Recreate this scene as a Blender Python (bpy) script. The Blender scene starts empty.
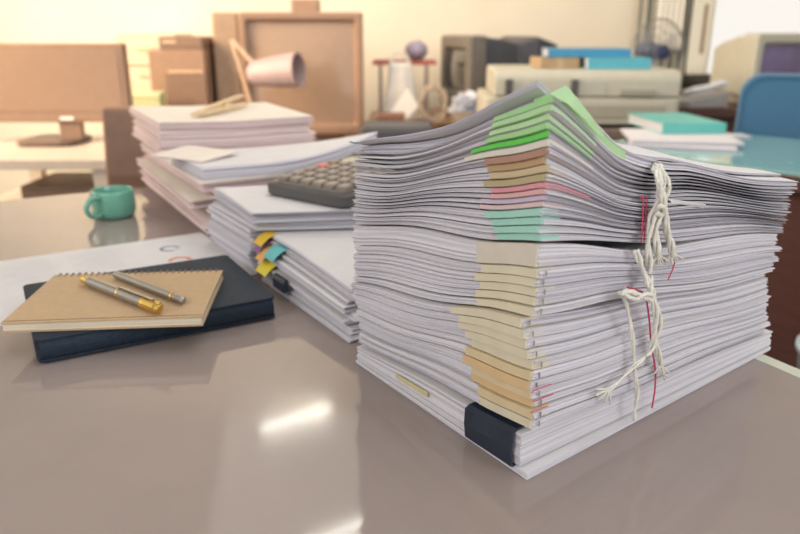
import bpy, bmesh, math, random
from mathutils import Vector, Matrix
random.seed(7)
scene = bpy.context.scene
COL = scene.collection
PI = math.pi
# ------------------------------------------------------------------ camera model
F = 720.0; PITCH = math.radians(18.2); CAMZ = 1.015; DESK = 0.75
CP, SP = math.cos(PITCH), math.sin(PITCH)
def ray(px, py):
    a = (px-400)/F; b = (267-py)/F
    return Vector((a, CP+b*SP, -SP+b*CP))
CAM = Vector((0, 0, CAMZ))
def P(px, py, z=DESK):
    d = ray(px, py); return CAM + d*((z-CAMZ)/d.z)
def D(px, py, y):
    d = ray(px, py); return CAM + d*(y/d.y)
def X(px, y, z=0.9):            # world x seen at column px for a thing y away at height z
    return (px-400)/F*(y*CP+(CAMZ-z)*SP)

cam = bpy.data.cameras.new('camera'); camo = bpy.data.objects.new('camera', cam); COL.objects.link(camo)
camo.location = CAM; camo.rotation_euler = (PI/2-PITCH, 0, 0)
cam.sensor_width = 36; cam.lens = F*36/800
cam.dof.use_dof = True; cam.dof.focus_distance = 0.50; cam.dof.aperture_fstop = 6.8
cam.clip_start = 0.02
scene.camera = camo

# ------------------------------------------------------------------ materials
MATS = {}
def mat(name, col, rough=0.5, metal=0.0, spec=0.5, var=0.08, scale=40.0, bump=0.0, coat=0.0, emit=None, estr=0.0, trans=0.0, alpha=1.0, stretch=None, sheen=0.0):
    if name in MATS: return MATS[name]
    m = bpy.data.materials.new(name); m.use_nodes = True
    nt = m.node_tree; b = nt.nodes['Principled BSDF']
    tc = nt.nodes.new('ShaderNodeTexCoord')
    nz = nt.nodes.new('ShaderNodeTexNoise'); nz.inputs['Scale'].default_value = scale; nz.inputs['Detail'].default_value = 4
    if stretch:
        mp = nt.nodes.new('ShaderNodeMapping'); mp.inputs['Scale'].default_value = stretch
        nt.links.new(tc.outputs['Object'], mp.inputs[0]); nt.links.new(mp.outputs[0], nz.inputs['Vector'])
    else:
        nt.links.new(tc.outputs['Object'], nz.inputs['Vector'])
    cr = nt.nodes.new('ShaderNodeValToRGB')
    c0 = [max(0, c*(1-var)) for c in col]; c1 = [min(1, c*(1+var)) for c in col]
    cr.color_ramp.elements[0].position = .3; cr.color_ramp.elements[1].position = .7
    cr.color_ramp.elements[0].color = (*c0, 1); cr.color_ramp.elements[1].color = (*c1, 1)
    nt.links.new(nz.outputs[0], cr.inputs[0]); nt.links.new(cr.outputs[0], b.inputs['Base Color'])
    b.inputs['Roughness'].default_value = rough; b.inputs['Metallic'].default_value = metal
    b.inputs['Specular IOR Level'].default_value = spec
    b.inputs['Coat Weight'].default_value = coat; b.inputs['Coat Roughness'].default_value = .05
    b.inputs['Transmission Weight'].default_value = trans; b.inputs['Alpha'].default_value = alpha
    b.inputs['Sheen Weight'].default_value = sheen
    if emit:
        b.inputs['Emission Color'].default_value = (*emit, 1); b.inputs['Emission Strength'].default_value = estr
    if bump:
        bp = nt.nodes.new('ShaderNodeBump'); bp.inputs['Strength'].default_value = bump; bp.inputs['Distance'].default_value = .002
        nt.links.new(nz.outputs[0], bp.inputs['Height']); nt.links.new(bp.outputs[0], b.inputs['Normal'])
    MATS[name] = m; return m

def paper_edge(name, light, dark, thr=.42, soft=.16):
    """page edges: fine dark lines between sheets, from the edge UV (u along the edge, v in sheets)"""
    if name in MATS: return MATS[name]
    m = bpy.data.materials.new(name); m.use_nodes = True
    nt = m.node_tree; b = nt.nodes['Principled BSDF']
    uv = nt.nodes.new('ShaderNodeUVMap')
    mp = nt.nodes.new('ShaderNodeMapping'); mp.inputs['Scale'].default_value = (5, 1.0, 1)
    nz = nt.nodes.new('ShaderNodeTexNoise'); nz.inputs['Scale'].default_value = 1.0; nz.inputs['Detail'].default_value = 3; nz.inputs['Roughness'].default_value = .7
    cr = nt.nodes.new('ShaderNodeValToRGB')
    cr.color_ramp.elements[0].position = thr-soft; cr.color_ramp.elements[0].color = (*dark, 1)  # dark end of the ramp paints the shade between sheets
    cr.color_ramp.elements[1].position = thr+soft; cr.color_ramp.elements[1].color = (*light, 1)
    nt.links.new(uv.outputs[0], mp.inputs[0]); nt.links.new(mp.outputs[0], nz.inputs['Vector'])
    nt.links.new(nz.outputs[0], cr.inputs[0]); nt.links.new(cr.outputs[0], b.inputs['Base Color'])
    bp = nt.nodes.new('ShaderNodeBump'); bp.inputs['Strength'].default_value = .35; bp.inputs['Distance'].default_value = .0006
    nt.links.new(nz.outputs[0], bp.inputs['Height']); nt.links.new(bp.outputs[0], b.inputs['Normal'])
    b.inputs['Roughness'].default_value = .75; b.inputs['Specular IOR Level'].default_value = .2
    MATS[name] = m; return m

# ------------------------------------------------------------------ object helpers
def link(name, bm, m, parent=None, smooth=False, bevel=0.0):
    me = bpy.data.meshes.new(name); bmesh.ops.recalc_face_normals(bm, faces=bm.faces[:])
    bm.to_mesh(me); bm.free()
    for mm in (m if isinstance(m, (list, tuple)) else [m]): me.materials.append(mm)
    if smooth:
        for p in me.polygons: p.use_smooth = True
    o = bpy.data.objects.new(name, me); COL.objects.link(o)
    if parent: o.parent = parent
    if bevel:
        md = o.modifiers.new('bevel', 'BEVEL'); md.width = bevel; md.segments = 3; md.limit_method = 'ANGLE'; md.angle_limit = math.radians(35)
    return o
def tag(o, label=None, cat=None, group=None, kind=None):
    if label: o['label'] = label
    if cat: o['category'] = cat
    if group: o['group'] = group
    if kind: o['kind'] = kind
    return o
def thing(name, label, cat, loc=(0,0,0), rz=0, group=None):
    o = bpy.data.objects.new(name, None); COL.objects.link(o); o.empty_display_size = .02
    o.location = loc; o.rotation_euler = (0, 0, rz)
    return tag(o, label, cat, group)
def box(bm, x0, x1, y0, y1, z0, z1, M=None, mi=0):
    vs = [bm.verts.new(Vector(c)) for c in ((x0,y0,z0),(x1,y0,z0),(x1,y1,z0),(x0,y1,z0),(x0,y0,z1),(x1,y0,z1),(x1,y1,z1),(x0,y1,z1))]
    if M is not None:
        for v in vs: v.co = M @ v.co
    for f in ((0,3,2,1),(4,5,6,7),(0,1,5,4),(1,2,6,5),(2,3,7,6),(3,0,4,7)):
        fc = bm.faces.new([vs[i] for i in f]); fc.material_index = mi
    return vs
def B(*a, **k):
    bm = bmesh.new(); box(bm, *a, **k); return bm
def loft(bm, rings, cap=True, closed=True):
    R = [[bm.verts.new(Vector(p)) for p in r] for r in rings]
    n = len(R[0])
    for a, b in zip(R[:-1], R[1:]):
        for i in range(n if closed else n-1):
            j = (i+1) % n
            bm.faces.new((a[i], a[j], b[j], b[i]))
    if cap:
        bm.faces.new(R[0][::-1]); bm.faces.new(R[-1])
    return R
def lathe(bm, prof, n=32, c=(0,0,0), M=None, cap=True):
    rings = []
    for r, z in prof:
        ring = [Vector((c[0]+r*math.cos(2*PI*k/n), c[1]+r*math.sin(2*PI*k/n), c[2]+z)) for k in range(n)]
        if M is not None: ring = [M @ p for p in ring]
        rings.append(ring)
    loft(bm, rings, cap)
def spline(pts, n=6):
    pts = [Vector(p) for p in pts]; out = []
    for i in range(len(pts)-1):
        p0 = pts[max(i-1,0)]; p1 = pts[i]; p2 = pts[i+1]; p3 = pts[min(i+2,len(pts)-1)]
        for k in range(n):
            t = k/n
            out.append(.5*((2*p1)+(p2-p0)*t+(2*p0-5*p1+4*p2-p3)*t*t+(3*p1-p0-3*p2+p3)*t**3))
    out.append(pts[-1]); return out
def tube(bm, pts, r, n=8, twist=0.0, lobes=0, closed=False):
    pts = [Vector(p) for p in pts]; rings = []
    up = None
    for i, p in enumerate(pts):
        a = pts[i-1] if i else (pts[-2] if closed else p); b = pts[i+1] if i < len(pts)-1 else (pts[1] if closed else p)
        t = (b-a).normalized() if (b-a).length > 1e-9 else Vector((0,0,1))
        if up is None: up = Vector((0,0,1)) if abs(t.z) < .9 else Vector((1,0,0))
        u = (up-t*up.dot(t)).normalized(); up = u; w = t.cross(u)
        rr = r[i] if isinstance(r, (list, tuple)) else r
        ring = []
        for k in range(n):
            an = 2*PI*k/n
            q = rr*(1+.22*math.cos(lobes*(an+twist*i))) if lobes else rr
            ring.append(p+(u*math.cos(an)+w*math.sin(an))*q)
        rings.append(ring)
    loft(bm, rings, True)
def prism(bm, outline, h0, h1, axis='z', M=None):
    """extrude a closed 2-D outline"""
    def pt(a, b, h):
        v = {'z': Vector((a,b,h)), 'y': Vector((a,h,b)), 'x': Vector((h,a,b))}[axis]
        return M @ v if M is not None else v
    loft(bm, [[pt(a,b,h0) for a,b in outline], [pt(a,b,h1) for a,b in outline]])
def rrect(x0, x1, y0, y1, r, n=5):
    o = []
    for cx, cy, a in ((x1-r,y1-r,0),(x0+r,y1-r,PI/2),(x0+r,y0+r,PI),(x1-r,y0+r,3*PI/2)):
        for k in range(n+1):
            an = a+PI/2*k/n; o.append((cx+r*math.cos(an), cy+r*math.sin(an)))
    return o
def interp(x, xs, ys):
    if x <= xs[0]: return ys[0]
    for i in range(len(xs)-1):
        if x <= xs[i+1]: return ys[i]+(ys[i+1]-ys[i])*(x-xs[i])/(xs[i+1]-xs[i])
    return ys[-1]

# ------------------------------------------------------------------ sheaf of paper (one connected mesh)
def sheaf(bm, quad, zb, zt, s0=0, s1=1, t0=0, t1=1, ns=14, nt=12, rings=7, jit=.0012, sheets=14, seed=0, crisp=False):
    rnd = random.Random(seed)
    C, R, Fr, L = [Vector((q[0], q[1])) for q in quad]
    ls = (R-C).length; lt = (L-C).length
    def xy(s, t):
        return C*(1-s)*(1-t)+R*s*(1-t)+Fr*s*t+L*(1-s)*t
    uvl = bm.loops.layers.uv.verify()
    SS = [s0+(s1-s0)*i/ns for i in range(ns+1)]; TT = [t0+(t1-t0)*i/nt for i in range(nt+1)]
    def grid(zf, e):
        g = []
        for s in SS:
            row = []
            for t in TT:
                se = s+(-e/ls if s == SS[0] else (e/ls if s == SS[-1] else 0)); te = t+(-e/lt if t == TT[0] else (e/lt if t == TT[-1] else 0))
                p = xy(se, te); row.append(bm.verts.new((p.x, p.y, zf(se, te))))
            g.append(row)
        return g
    per = [(i,0) for i in range(ns)]+[(ns,j) for j in range(nt)]+[(i,nt) for i in range(ns,0,-1)]+[(0,j) for j in range(nt,0,-1)]
    bot = grid(zb, rnd.uniform(-jit, jit)); top = grid(zt, rnd.uniform(-jit, jit))
    for g, mi in ((bot, 1), (top, 1)):
        for i in range(ns):
            for j in range(nt):
                f = bm.faces.new((g[i][j], g[i+1][j], g[i+1][j+1], g[i][j+1])); f.material_index = mi
                for lp, (a, b) in zip(f.loops, ((i,j),(i+1,j),(i+1,j+1),(i,j+1))): lp[uvl].uv = (SS[a], TT[b])
    loops = [[bot[i][j] for i, j in per]]
    vv = [0.0]
    for k in range(rings):
        fr = (k+.5)/rings
        e = 0 if crisp else rnd.uniform(-jit, jit)
        ex = [rnd.uniform(-jit, jit)*.7*(0 if crisp else 1) for _ in range(4)]
        row = []
        for i, j in per:
            s, t = SS[i], TT[j]
            se = s; te = t
            if i == 0: se -= (e+ex[0])/ls
            if i == ns: se += (e+ex[1])/ls
            if j == 0: te -= (e+ex[2])/lt
            if j == nt: te += (e+ex[3])/lt
            p = xy(se, te)
            row.append(bm.verts.new((p.x, p.y, zb(se,te)*(1-fr)+zt(se,te)*fr)))
        loops.append(row); vv.append(fr)
    loops.append([top[i][j] for i, j in per]); vv.append(1.0)
    n = len(per); acc = [0.0]
    off = rnd.uniform(0, 50)
    for k in range(n):
        i, j = per[k]; i2, j2 = per[(k+1) % n]
        acc.append(acc[-1]+(xy(SS[i],TT[j])-xy(SS[i2],TT[j2])).length)
    for a in range(len(loops)-1):
        for k in range(n):
            k2 = (k+1) % n
            f = bm.faces.new((loops[a][k], loops[a][k2], loops[a+1][k2], loops[a+1][k])); f.material_index = 0
            for lp, (u, v) in zip(f.loops, ((acc[k],vv[a]),(acc[k+1],vv[a]),(acc[k+1],vv[a+1]),(acc[k],vv[a+1]))): lp[uvl].uv = (u+off, v*sheets+off)
    return bm

EDGE = paper_edge('paper_edges', (.70,.685,.745), (.44,.43,.50), .40, .17)
EDGEW = paper_edge('paper_edges_warm_lit', (.87,.74,.74), (.56,.44,.45), .40, .2)  # edge copy with the left side's warm light mixed into the colour
PAPER = mat('white_paper', (.73,.715,.735), .7, spec=.2, var=.03, scale=30)
PAPERW = mat('warm_lit_paper', (.83,.77,.70), .7, spec=.2, var=.03, scale=30)  # paper copy brightened and warmed to carry the warm light
DARKP = mat('navy_clip_black', (.018,.027,.05), .45, var=.1)  # navy black of the clips themselves

# ------------------------------------------------------------------ room shell
WALLM = mat('cream_wall_paint', (.80,.745,.63), .85, spec=.2, var=.04, scale=3, bump=.05)
CEILM = mat('white_ceiling_paint', (.80,.79,.74), .9, var=.03, scale=4)
FLOORM = mat('grey_terrazzo_floor', (.36,.34,.32), .3, var=.25, scale=120)
YB = 3.7; XL = -3.0; XR = 2.6; YF = -2.2; ZC = 2.62
def struct(name, bm, m, parent=None, **k):
    o = link(name, bm, m, parent, **k)
    if parent is None: o['kind'] = 'structure'
    return o
struct('floor', B(XL, XR, YF, YB, -.05, 0), FLOORM)
struct('ceiling', B(XL, XR, YF, YB, ZC, ZC+.05), CEILM)
# back wall with window opening
WX0, WX1, WZ0, WZ1 = 1.39, 2.45, .775, 2.2
bm = bmesh.new()
box(bm, XL, WX0, YB, YB+.12, 0, ZC); box(bm, WX1, XR, YB, YB+.12, 0, ZC)
box(bm, WX0, WX1, YB, YB+.12, 0, WZ0); box(bm, WX0, WX1, YB, YB+.12, WZ1, ZC)
struct('wall_back', bm, WALLM)
struct('wall_right', B(XR, XR+.1, YF, YB, 0, ZC), WALLM)
# left wall with an unseen tall window, added for the warm light
bm = bmesh.new()
LW0, LW1 = .2, 3.3
box(bm, XL-.1, XL, YF, LW0, 0, ZC); box(bm, XL-.1, XL, LW1, YB, 0, ZC)
box(bm, XL-.1, XL, LW0, LW1, 0, .8); box(bm, XL-.1, XL, LW0, LW1, 2.6, ZC)
struct('wall_left', bm, WALLM)
ALU = mat('dark_window_aluminium', (.10,.085,.07), .5, var=.1)
TAN = mat('pale_window_timber', (.92,.78,.58), .6, var=.08, stretch=(20,20,2))
GLASS = mat('window_glass', (1,1,1), .02, trans=1.0, var=0)
win = bpy.data.objects.new('window_1', None); COL.objects.link(win); win['kind'] = 'structure'
bm = bmesh.new()
box(bm, WX0, WX0+.02, YB-.02, YB+.1, WZ0, WZ1); box(bm, WX1-.04, WX1, YB-.02, YB+.1, WZ0, WZ1)
box(bm, WX0+.02, WX1-.04, YB-.02, YB+.1, WZ0, WZ0+.03); box(bm, WX0+.02, WX1-.04, YB-.02, YB+.1, WZ1-.04, WZ1)
link('window_frame', bm, ALU, win)
bm = bmesh.new(); box(bm, WX0+.022, WX0+.135, YB+.0, YB+.03, WZ0+.032, WZ1-.042)
link('casement_panel', bm, mat('backlit_casement_timber', (1,.90,.72), .6, trans=.85, var=.02), win)  # casement timber, made translucent so the backlight brightens it
bm = bmesh.new(); box(bm, WX0+.085, WX0+.10, YB-.006, YB+.0, WZ0+.13, WZ0+.36)
link('casement_slot', bm, mat('brown_slot', (.45,.26,.13), .6), win)
link('pane', B(WX0+.137, WX1-.045, YB+.04, YB+.046, WZ0+.03, WZ1-.04), GLASS, win)
tr = struct('trim_1', B(WX0-.05, WX1+.03, YB-.06, YB-.022, WZ0-.03, WZ0), mat('dark_sill', (.05,.045,.04), .5))
w2 = bpy.data.objects.new('added_window', None); COL.objects.link(w2); w2['kind'] = 'structure'  # unseen window, put in to go with the warm light
bm = bmesh.new()
for y in (LW0, (LW0+LW1)/2, LW1-.05): box(bm, XL-.08, XL-.03, y, y+.05, .8, 2.6)
for z in (.8, 2.55): box(bm, XL-.08, XL-.03, LW0+.05, LW1-.05, z, z+.05)
link('window_frame', bm, TAN, w2)
# grey curtain gathered left of the window
CURT = mat('grey_green_curtain', (.42,.41,.35), .9, var=.08, stretch=(60,60,1))
bm = bmesh.new(); pts = []
for k in range(41):
    x = 1.135+.245*k/40; pts.append((x, YB-.075+.018*math.sin(k*.95)))
prof = [(a, b) for a, b in pts]+[(a, b+.004) for a, b in reversed(pts)]
prism(bm, prof, .72, 2.4)
tag(link('curtain', bm, CURT, smooth=False), 'grey green curtain gathered at the left side of the window', 'curtain')
bm = bmesh.new(); pts = []
for k in range(25):
    pts.append((.0, 0))
gx = [(1.20+.13*k/24, YB-.13+.006*math.sin(k*1.3)) for k in range(25)]
prism(bm, gx+[(a, b+.003) for a, b in reversed(gx)], .93, 2.0)
tag(link('hanging_cloth', bm, mat('white_cloth', (.85,.82,.74), .9, var=.04)), 'white cloth hanging in front of the grey curtain above the fan', 'cloth')

# ------------------------------------------------------------------ main desk
U = Vector((.88, .475, 0)).normalized(); V = Vector((-U.y, U.x, 0))
K = Vector((-.152, 1.427, 0))            # right-back corner of the desk top
Md = Matrix(((U.x, V.x, 0, K.x), (U.y, V.y, 0, K.y), (0, 0, 1, 0), (0, 0, 0, 1)))
def desk_mat():
    m = mat('mauve_desk_laminate', (.335,.277,.260), .075, spec=.5, var=.05, scale=9)
    b = m.node_tree.nodes['Principled BSDF']
    return m
DM = desk_mat()
DW, DL = .86, 1.72
desk = thing('office_desk', 'glossy mauve brown office desk carrying the paper stacks', 'desk', (K.x, K.y, 0), math.atan2(U.y, U.x))
def deskbox(name, x0, x1, y0, y1, z0, z1, m, bev=.002, par=None):
    return link(name, B(x0, x1, y0, y1, z0, z1), m, par or desk, bevel=bev)
deskbox('desktop', -DW, -.014, -DL, 0, .72, .75, DM)
EDGEM = mat('pale_edge_trim', (.62,.64,.53), .3, var=.05)
bm = bmesh.new()
prism(bm, [(-.0138,.715),(0,.715),(.003,.722),(.003,.746),(.0005,.7498),(-.0075,.7502),(-.009,.7501),(-.0138,.7501)], -DL, 0, 'y')
tag(link('edge_trim', bm, EDGEM, desk, bevel=.0006), 'pale greenish edge trim')
BROWN = mat('red_brown_wood', (.10,.043,.036), .4, var=.15, stretch=(3,3,25), scale=8)
deskbox('side_panel', -DW+.02, -DW+.045, -DL+.03, -.03, 0, .72, BROWN)
deskbox('side_panel', -.06, -.035, -DL+.03, -.03, 0, .72, BROWN)
deskbox('modesty_panel', -DW+.045, -.06, -.055, -.037, .15, .72, BROWN)

# ------------------------------------------------------------------ the big tied stack
C0 = P(527, 480); L0 = P(362, 362); R0 = P(770, 350)
C0, L0, R0 = [Vector((v.x, v.y)) for v in (C0, L0, R0)]
sd = (R0-C0).normalized(); td = Vector((-sd.y, sd.x))
LS = (R0-C0).length; LT = (L0-C0).length
td = ((L0-C0).normalized()*.7+td*.3).normalized()
LEV = [0, .035, .116, .153, .238, .252]
def smooth(x, xs, ys):
    if x <= xs[0]: return ys[0]
    if x >= xs[-1]: return ys[-1]
    i = max(k for k in range(len(xs)-1) if xs[k] <= x)
    def m(k):
        if k == 0: return (ys[1]-ys[0])/(xs[1]-xs[0])
        if k == len(xs)-1: return (ys[-1]-ys[-2])/(xs[-1]-xs[-2])
        return (ys[k+1]-ys[k-1])/(xs[k+1]-xs[k-1])
    h = xs[i+1]-xs[i]; t = (x-xs[i])/h
    return (2*t**3-3*t*t+1)*ys[i]+(t**3-2*t*t+t)*h*m(i)+(3*t*t-2*t**3)*ys[i+1]+(t**3-t*t)*h*m(i+1)
def lev(c):
    return (interp(c, LEV, [0,.020,.077,.122,.179,.187]), interp(c, LEV, [0,.022,.076,.105,.146,.152]), interp(c, LEV, [0,.02,.07,.105,.150,.157]))
def Hs(c):
    l, r, f = lev(c); q = min(1, max(0, (c-.14)/.09))
    def h(s, t):
        s_ = min(1, max(0, s)); t_ = min(1, max(0, t))
        A = (1-q)*(1-s_)+q*smooth(s_, [0,.07,.13,.2,.29,.38,.46,.69,1], [1,.855,.72,.565,.445,.38,.345,.196,0])
        Bf = (1-q)*(1-t_)**1.0+q*smooth(t_, [0,.12,.25,.4,.55,.75,1], [1,.83,.665,.485,.335,.155,0])
        k = min(1, c/.06)
        wav = k*(.0019*math.sin(8.5*s_+42*c+1)*min(1, s_*5)+.0019*math.sin(8*t_+47*c+2)*min(1, t_*5))
        sag = 0
        if c < .1530: sag = .0042*max(0, (c-.118)/.035)*math.exp(-((s_-.30)/.17)**2)
        if c < .1083: sag += .0036*max(0, (c-.080)/.028)*math.exp(-((s_-.24)/.15)**2)
        elif c > .16: sag = 0
        return DESK+.0003+c*A*Bf+l*A*(1-Bf)+r*(1-A)*Bf+f*(1-A)*(1-Bf)+wav-sag
    return h
GREENS = {'light green': (.36,.66,.30), 'pale green': (.50,.74,.42), 'bright green': (.13,.62,.10), 'mint green': (.44,.70,.38)}
def tmat(n, c): return mat('tape_'+n.replace(' ', '_'), c, .55, var=.05, scale=60)
ORD = ['', 'lowest', 'second', 'third', 'fourth', 'fifth', 'sixth', 'seventh', 'eighth', 'ninth', 'tenth', 'eleventh', 'twelfth', 'thirteenth', 'fourteenth', 'fifteenth', 'sixteenth']
CREAM = (.70,.64,.49); ORANGE = (.70,.50,.28)
docs = []   # (c0, c1, strip colour name, colour, tt, label)
def add(n, c0, c1, fn):
    for i in range(n):
        a = c0+(c1-c0)*i/n; b = c0+(c1-c0)*(i+1)/n
        docs.append((a, b)+fn(i))
docs.append((0, .0045, None, None, 0, 'thin white document lying on the desk as the very lowest of the big stack'))
docs.append((.0050, .0290, None, None, 0, 'thick white document pinched by the black binder clip in the big stack'))
def lo(i):
    orange = i in (1,2,3,4,5)
    nm = 'orange tan' if orange else 'cream'
    col = ORANGE if i in (2,4) else ((.70,.57,.36) if orange else CREAM)
    return (nm if i not in (2,4) else 'deep tan', col, .30+.16*(i/10), f'{nm} stripped booklet, {ORD[i+1]}{"" if i == 0 else " from bottom"} among stapled booklets of the lower big bundle')
add(11, .035, .108, lo)
def mid(i):
    return ('cream', CREAM, .30+.03*(i % 2), f'cream stripped booklet, {ORD[i+1]}{"" if i == 0 else " from bottom"} of five under the plain beige booklet')
add(5, .1086, .1385, mid)
docs.append((.1385, .1528, 'beige card', (.66,.60,.52), .31, 'thick booklet with plain beige card end just under the teal strips'))
def teal(i): return ('teal', (.36,.66,.57), [.22,.23,.25,.26][i], f'white booklet with mint teal strip, {ORD[i+1]} of the four teal ones from the bottom')
add(4, .1535, .1735, teal)
PK = [('pale pink', (.72,.52,.54)), ('lilac', (.62,.52,.68)), ('salmon pink', (.74,.42,.42)), ('rose red', (.70,.30,.36))]
def pink(i): return (PK[i][0], PK[i][1], .33-.02*i, f'white booklet with {PK[i][0]} strip between the teal and the brown strips')
add(4, .1735, .1880, pink)
BR = [('olive tan', (.46,.38,.22)), ('straw tan', (.58,.47,.30)), ('caramel brown', (.50,.33,.18)), ('reddish brown', (.42,.24,.18))]
def brown(i): return (BR[i][0], BR[i][1], .29, f'white booklet with {BR[i][0]} strip below the green strips')
add(4, .1880, .2065, brown)
docs.append((.2065, .2115, 'off white card', (.70,.67,.60), .40, 'thin booklet with off white card strip between brown and green strips'))
GN = ['bright green', 'light green', 'pale green', 'mint green', 'light green']
def green(i): return (GN[i], GREENS[GN[i]], [.37,.27,.28,.27,.27][i], f'white booklet with {GN[i]} strip, {ORD[i+1]} of the five green ones from the bottom')
add(5, .2115, .2340, green)
docs.append((.2340, .2435, 'leaf green', (.42,.68,.34), .12, 'white document with leaf green corner lying second from the top'))
docs.append((.2435, .2490, None, None, 0, 'topmost plain white document crowning the big stack behind the green corner'))
staple = mat('steel_staple', (.5,.5,.5), .3, metal=1)
for k, (c0, c1, nm, col, tt, lab) in enumerate(docs):
    h0 = Hs(c0); h1 = Hs(c1)
    gap = (.0007 if c0 < .17 else (.0008 if c0 < .205 else .0013)) if k > 1 else .0003
    zb = (lambda h: lambda s, t: h(s, t))(h0)
    zt = (lambda h, g: lambda s, t: h(s, t)-g)(h1, gap)
    js, jt = random.uniform(-.0022, .0022), random.uniform(-.0022, .0022)
    if k == 0: js = jt = 0
    if k == 1: js = jt = 0
    if .034 < c0 and c1 < .062: js += .004
    if .09 < c1 < .1085: js -= .002
    if k == len(docs)-2: js, jt = .011, .001
    if k == len(docs)-1: js, jt = .004, .014
    cmid = .5*(c0+c1)
    sh = 0.0
    if .035 < cmid < .116: sh = interp(cmid, [.035,.075,.095,.116], [.000,.000,.004,.010])   # booklets slipped back a little
    if .108 < cmid < .139: sh = .001
    o2 = C0+sd*js+td*(jt+0)+(sd+td)*0
    Lr = LS*random.uniform(.935, .962) if c0 > .03 else LS
    if c0 > .19: Lr = LS*random.uniform(.955, .98)
    Lt = LT*random.uniform(.985, 1.015)
    q = (o2+td*sh, o2+td*sh+sd*Lr, o2+sd*Lr+td*Lt, o2+td*(Lt))
    def remap(z, js=js, jt=jt+sh, Lr=Lr, Lt=Lt-sh):
        return lambda s, t: z((js+s*Lr)/LS, (jt+t*Lt)/LT)
    zb = remap(zb); zt = remap(zt)
    if k == 1: q = (q[0]+td*.007, q[1]+td*.001, q[2], q[3])
    t = thing('paper_document' if nm is None or 'card' in nm else 'paper_booklet', lab, 'document', (o2.x, o2.y, zb(0,0)), 0, 'documents tied in the big stack')
    M = Matrix.Translation(-Vector(t.location))
    nsh = max(4, int((c1-c0)/.0011))
    bm = sheaf(bmesh.new(), q, zb, zt, ns=48, nt=24, rings=max(4, min(11, int((c1-c0)/.0009))), jit=.0009 if k > 1 else .0006, sheets=nsh, seed=k)
    bm.transform(M); link('page_block', bm, [EDGE, PAPER], t)
    if nm:
        ts = (.13 if nm == 'rose red' else .05) if c0 < .2 else (.13 if nm != 'leaf green' else .2)
        te = tt*random.uniform(.95, 1.05)*(.70 if .08 < c1 < .1085 else .82)
        eps = .0016/LS
        zb2 = (lambda z: lambda s, t: z(s, t)+.0003)(zb); zt2 = (lambda z: lambda s, t: z(s, t)+.0002)(zt)
        bm = sheaf(bmesh.new(), q, zb2, zt2, s0=-eps, s1=ts, t0=-.0008 if nm == 'rose red' or ('green' in nm and nm != 'bright green') else .003, t1=te, ns=max(4, int(ts*50)), nt=10, rings=2, jit=0, seed=k, crisp=True)
        bm.transform(M)
        st = link('binding_strip', bm, tmat(nm, col), t); st['label'] = nm+' strip'
        if nm == 'leaf green':
            nrm = Vector((sd.y, -sd.x, 0)); g = []
            for px, py, o_ in ((550,94,.0035),(566.5,85.5,.002),(578,99,.004),(592,117,.005),(605,136,.004),(598,135,.0045),(584,119,.005),(568,104,.0045)):
                d = ray(px, py); p0 = Vector((C0.x, C0.y, 0))+nrm*o_; g.append(CAM+d*((p0-CAM).dot(nrm)/d.dot(nrm)))
            bm = bmesh.new(); loft(bm, [g, [p-nrm*.0005 for p in g]]); bm.transform(M)
            link('cover_flap', bm, tmat('pale leaf green', (.46,.70,.40)), t)['label'] = 'leaf green cover flap'
        if 'card' not in nm and c0 < .14:     # staple leg at the corner
            p = q[0]+sd*.004-td*.0016; zc = .5*(zb(0,0)+zt(0,0))
            bm = B(-.0004, .0004, -.0004, .0004, -.0016, .0016, M=Matrix.Translation((p.x, p.y, zc))); bm.transform(M)
            link('staple', bm, staple, t)

# faces of the stack used to place strings on it
def FP(px, py, out=.004):
    n = Vector((td.x, td.y, 0))*-1.0
    n = Vector((sd.y, -sd.x, 0))
    p0 = Vector((C0.x, C0.y, 0))+n*out
    d = ray(px, py); return CAM+d*((p0-CAM).dot(n)/d.dot(n))
CORD = mat('white_cotton_cord', (.78,.76,.69), .85, var=.1, scale=400, bump=.4)
REDT = mat('red_thread', (.62,.06,.14), .6, var=.1)
def cord_part(t, name, pts, r, m=CORD, n=9, lobes=3, out=.005, seg=8):
    w = [FP(a, b, out if len(c) == 0 else c[0]) for a, b, *c in pts]
    sp = spline(w, seg); bm = bmesh.new()
    tube(bm, sp, r, n, .55, lobes)
    bm.transform(Matrix.Translation(-Vector(t.location)))
    return link(name, bm, m, t, smooth=True)
loc = FP(659, 170, .004)
t = thing('white_cord', 'white cotton cord with frayed ends tied round the top bundle of the big stack', 'cord', loc)
def strands(t, pts, r, n=3, spread=.0016, seed=0):
    rnd = random.Random(seed); w = [FP(a, b, c) for a, b, c in pts]; sp = spline(w, 7)
    for k in range(n):
        ph = 2*PI*k/n; out = []
        for i, p in enumerate(sp):
            an = ph+i*.22; f = spread*(1+.3*math.sin(i*.4+k))
            out.append(p+Vector((sd.x*math.cos(an)*f, sd.y*math.cos(an)*f, 0))+Vector((sd.y, -sd.x, 0))*(f*math.sin(an)))
        bm = bmesh.new(); tube(bm, out, r, 7, .6, 2); bm.transform(Matrix.Translation(-Vector(t.location))); link('strand', bm, CORD, t, smooth=True)
def fray(t, px, py, ang, ln, n, seed, out=.006):
    rnd = random.Random(seed)
    for k in range(n):
        a = ang+(k/(n-1)-.5)*1.5+rnd.uniform(-.12,.12); l_ = ln*rnd.uniform(.75, 1.1)
        cord_part(t, 'frayed_end', [(px, py, out+.001), (px+math.sin(a)*l_*.5+rnd.uniform(-.5,.5), py+math.cos(a)*l_*.5, out+.001), (px+math.sin(a)*l_, py+math.cos(a)*l_, out-.001)], .00062, lobes=0, n=5, seg=4)
strands(t, [(653,163,-.010),(657,169,.006),(662,178,.009),(660,192,.009),(656,206,.009),(651,222,.008),(648,245,.007),(649,262,.006),(650,273,.006)], .00125, 2, .0012)
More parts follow.
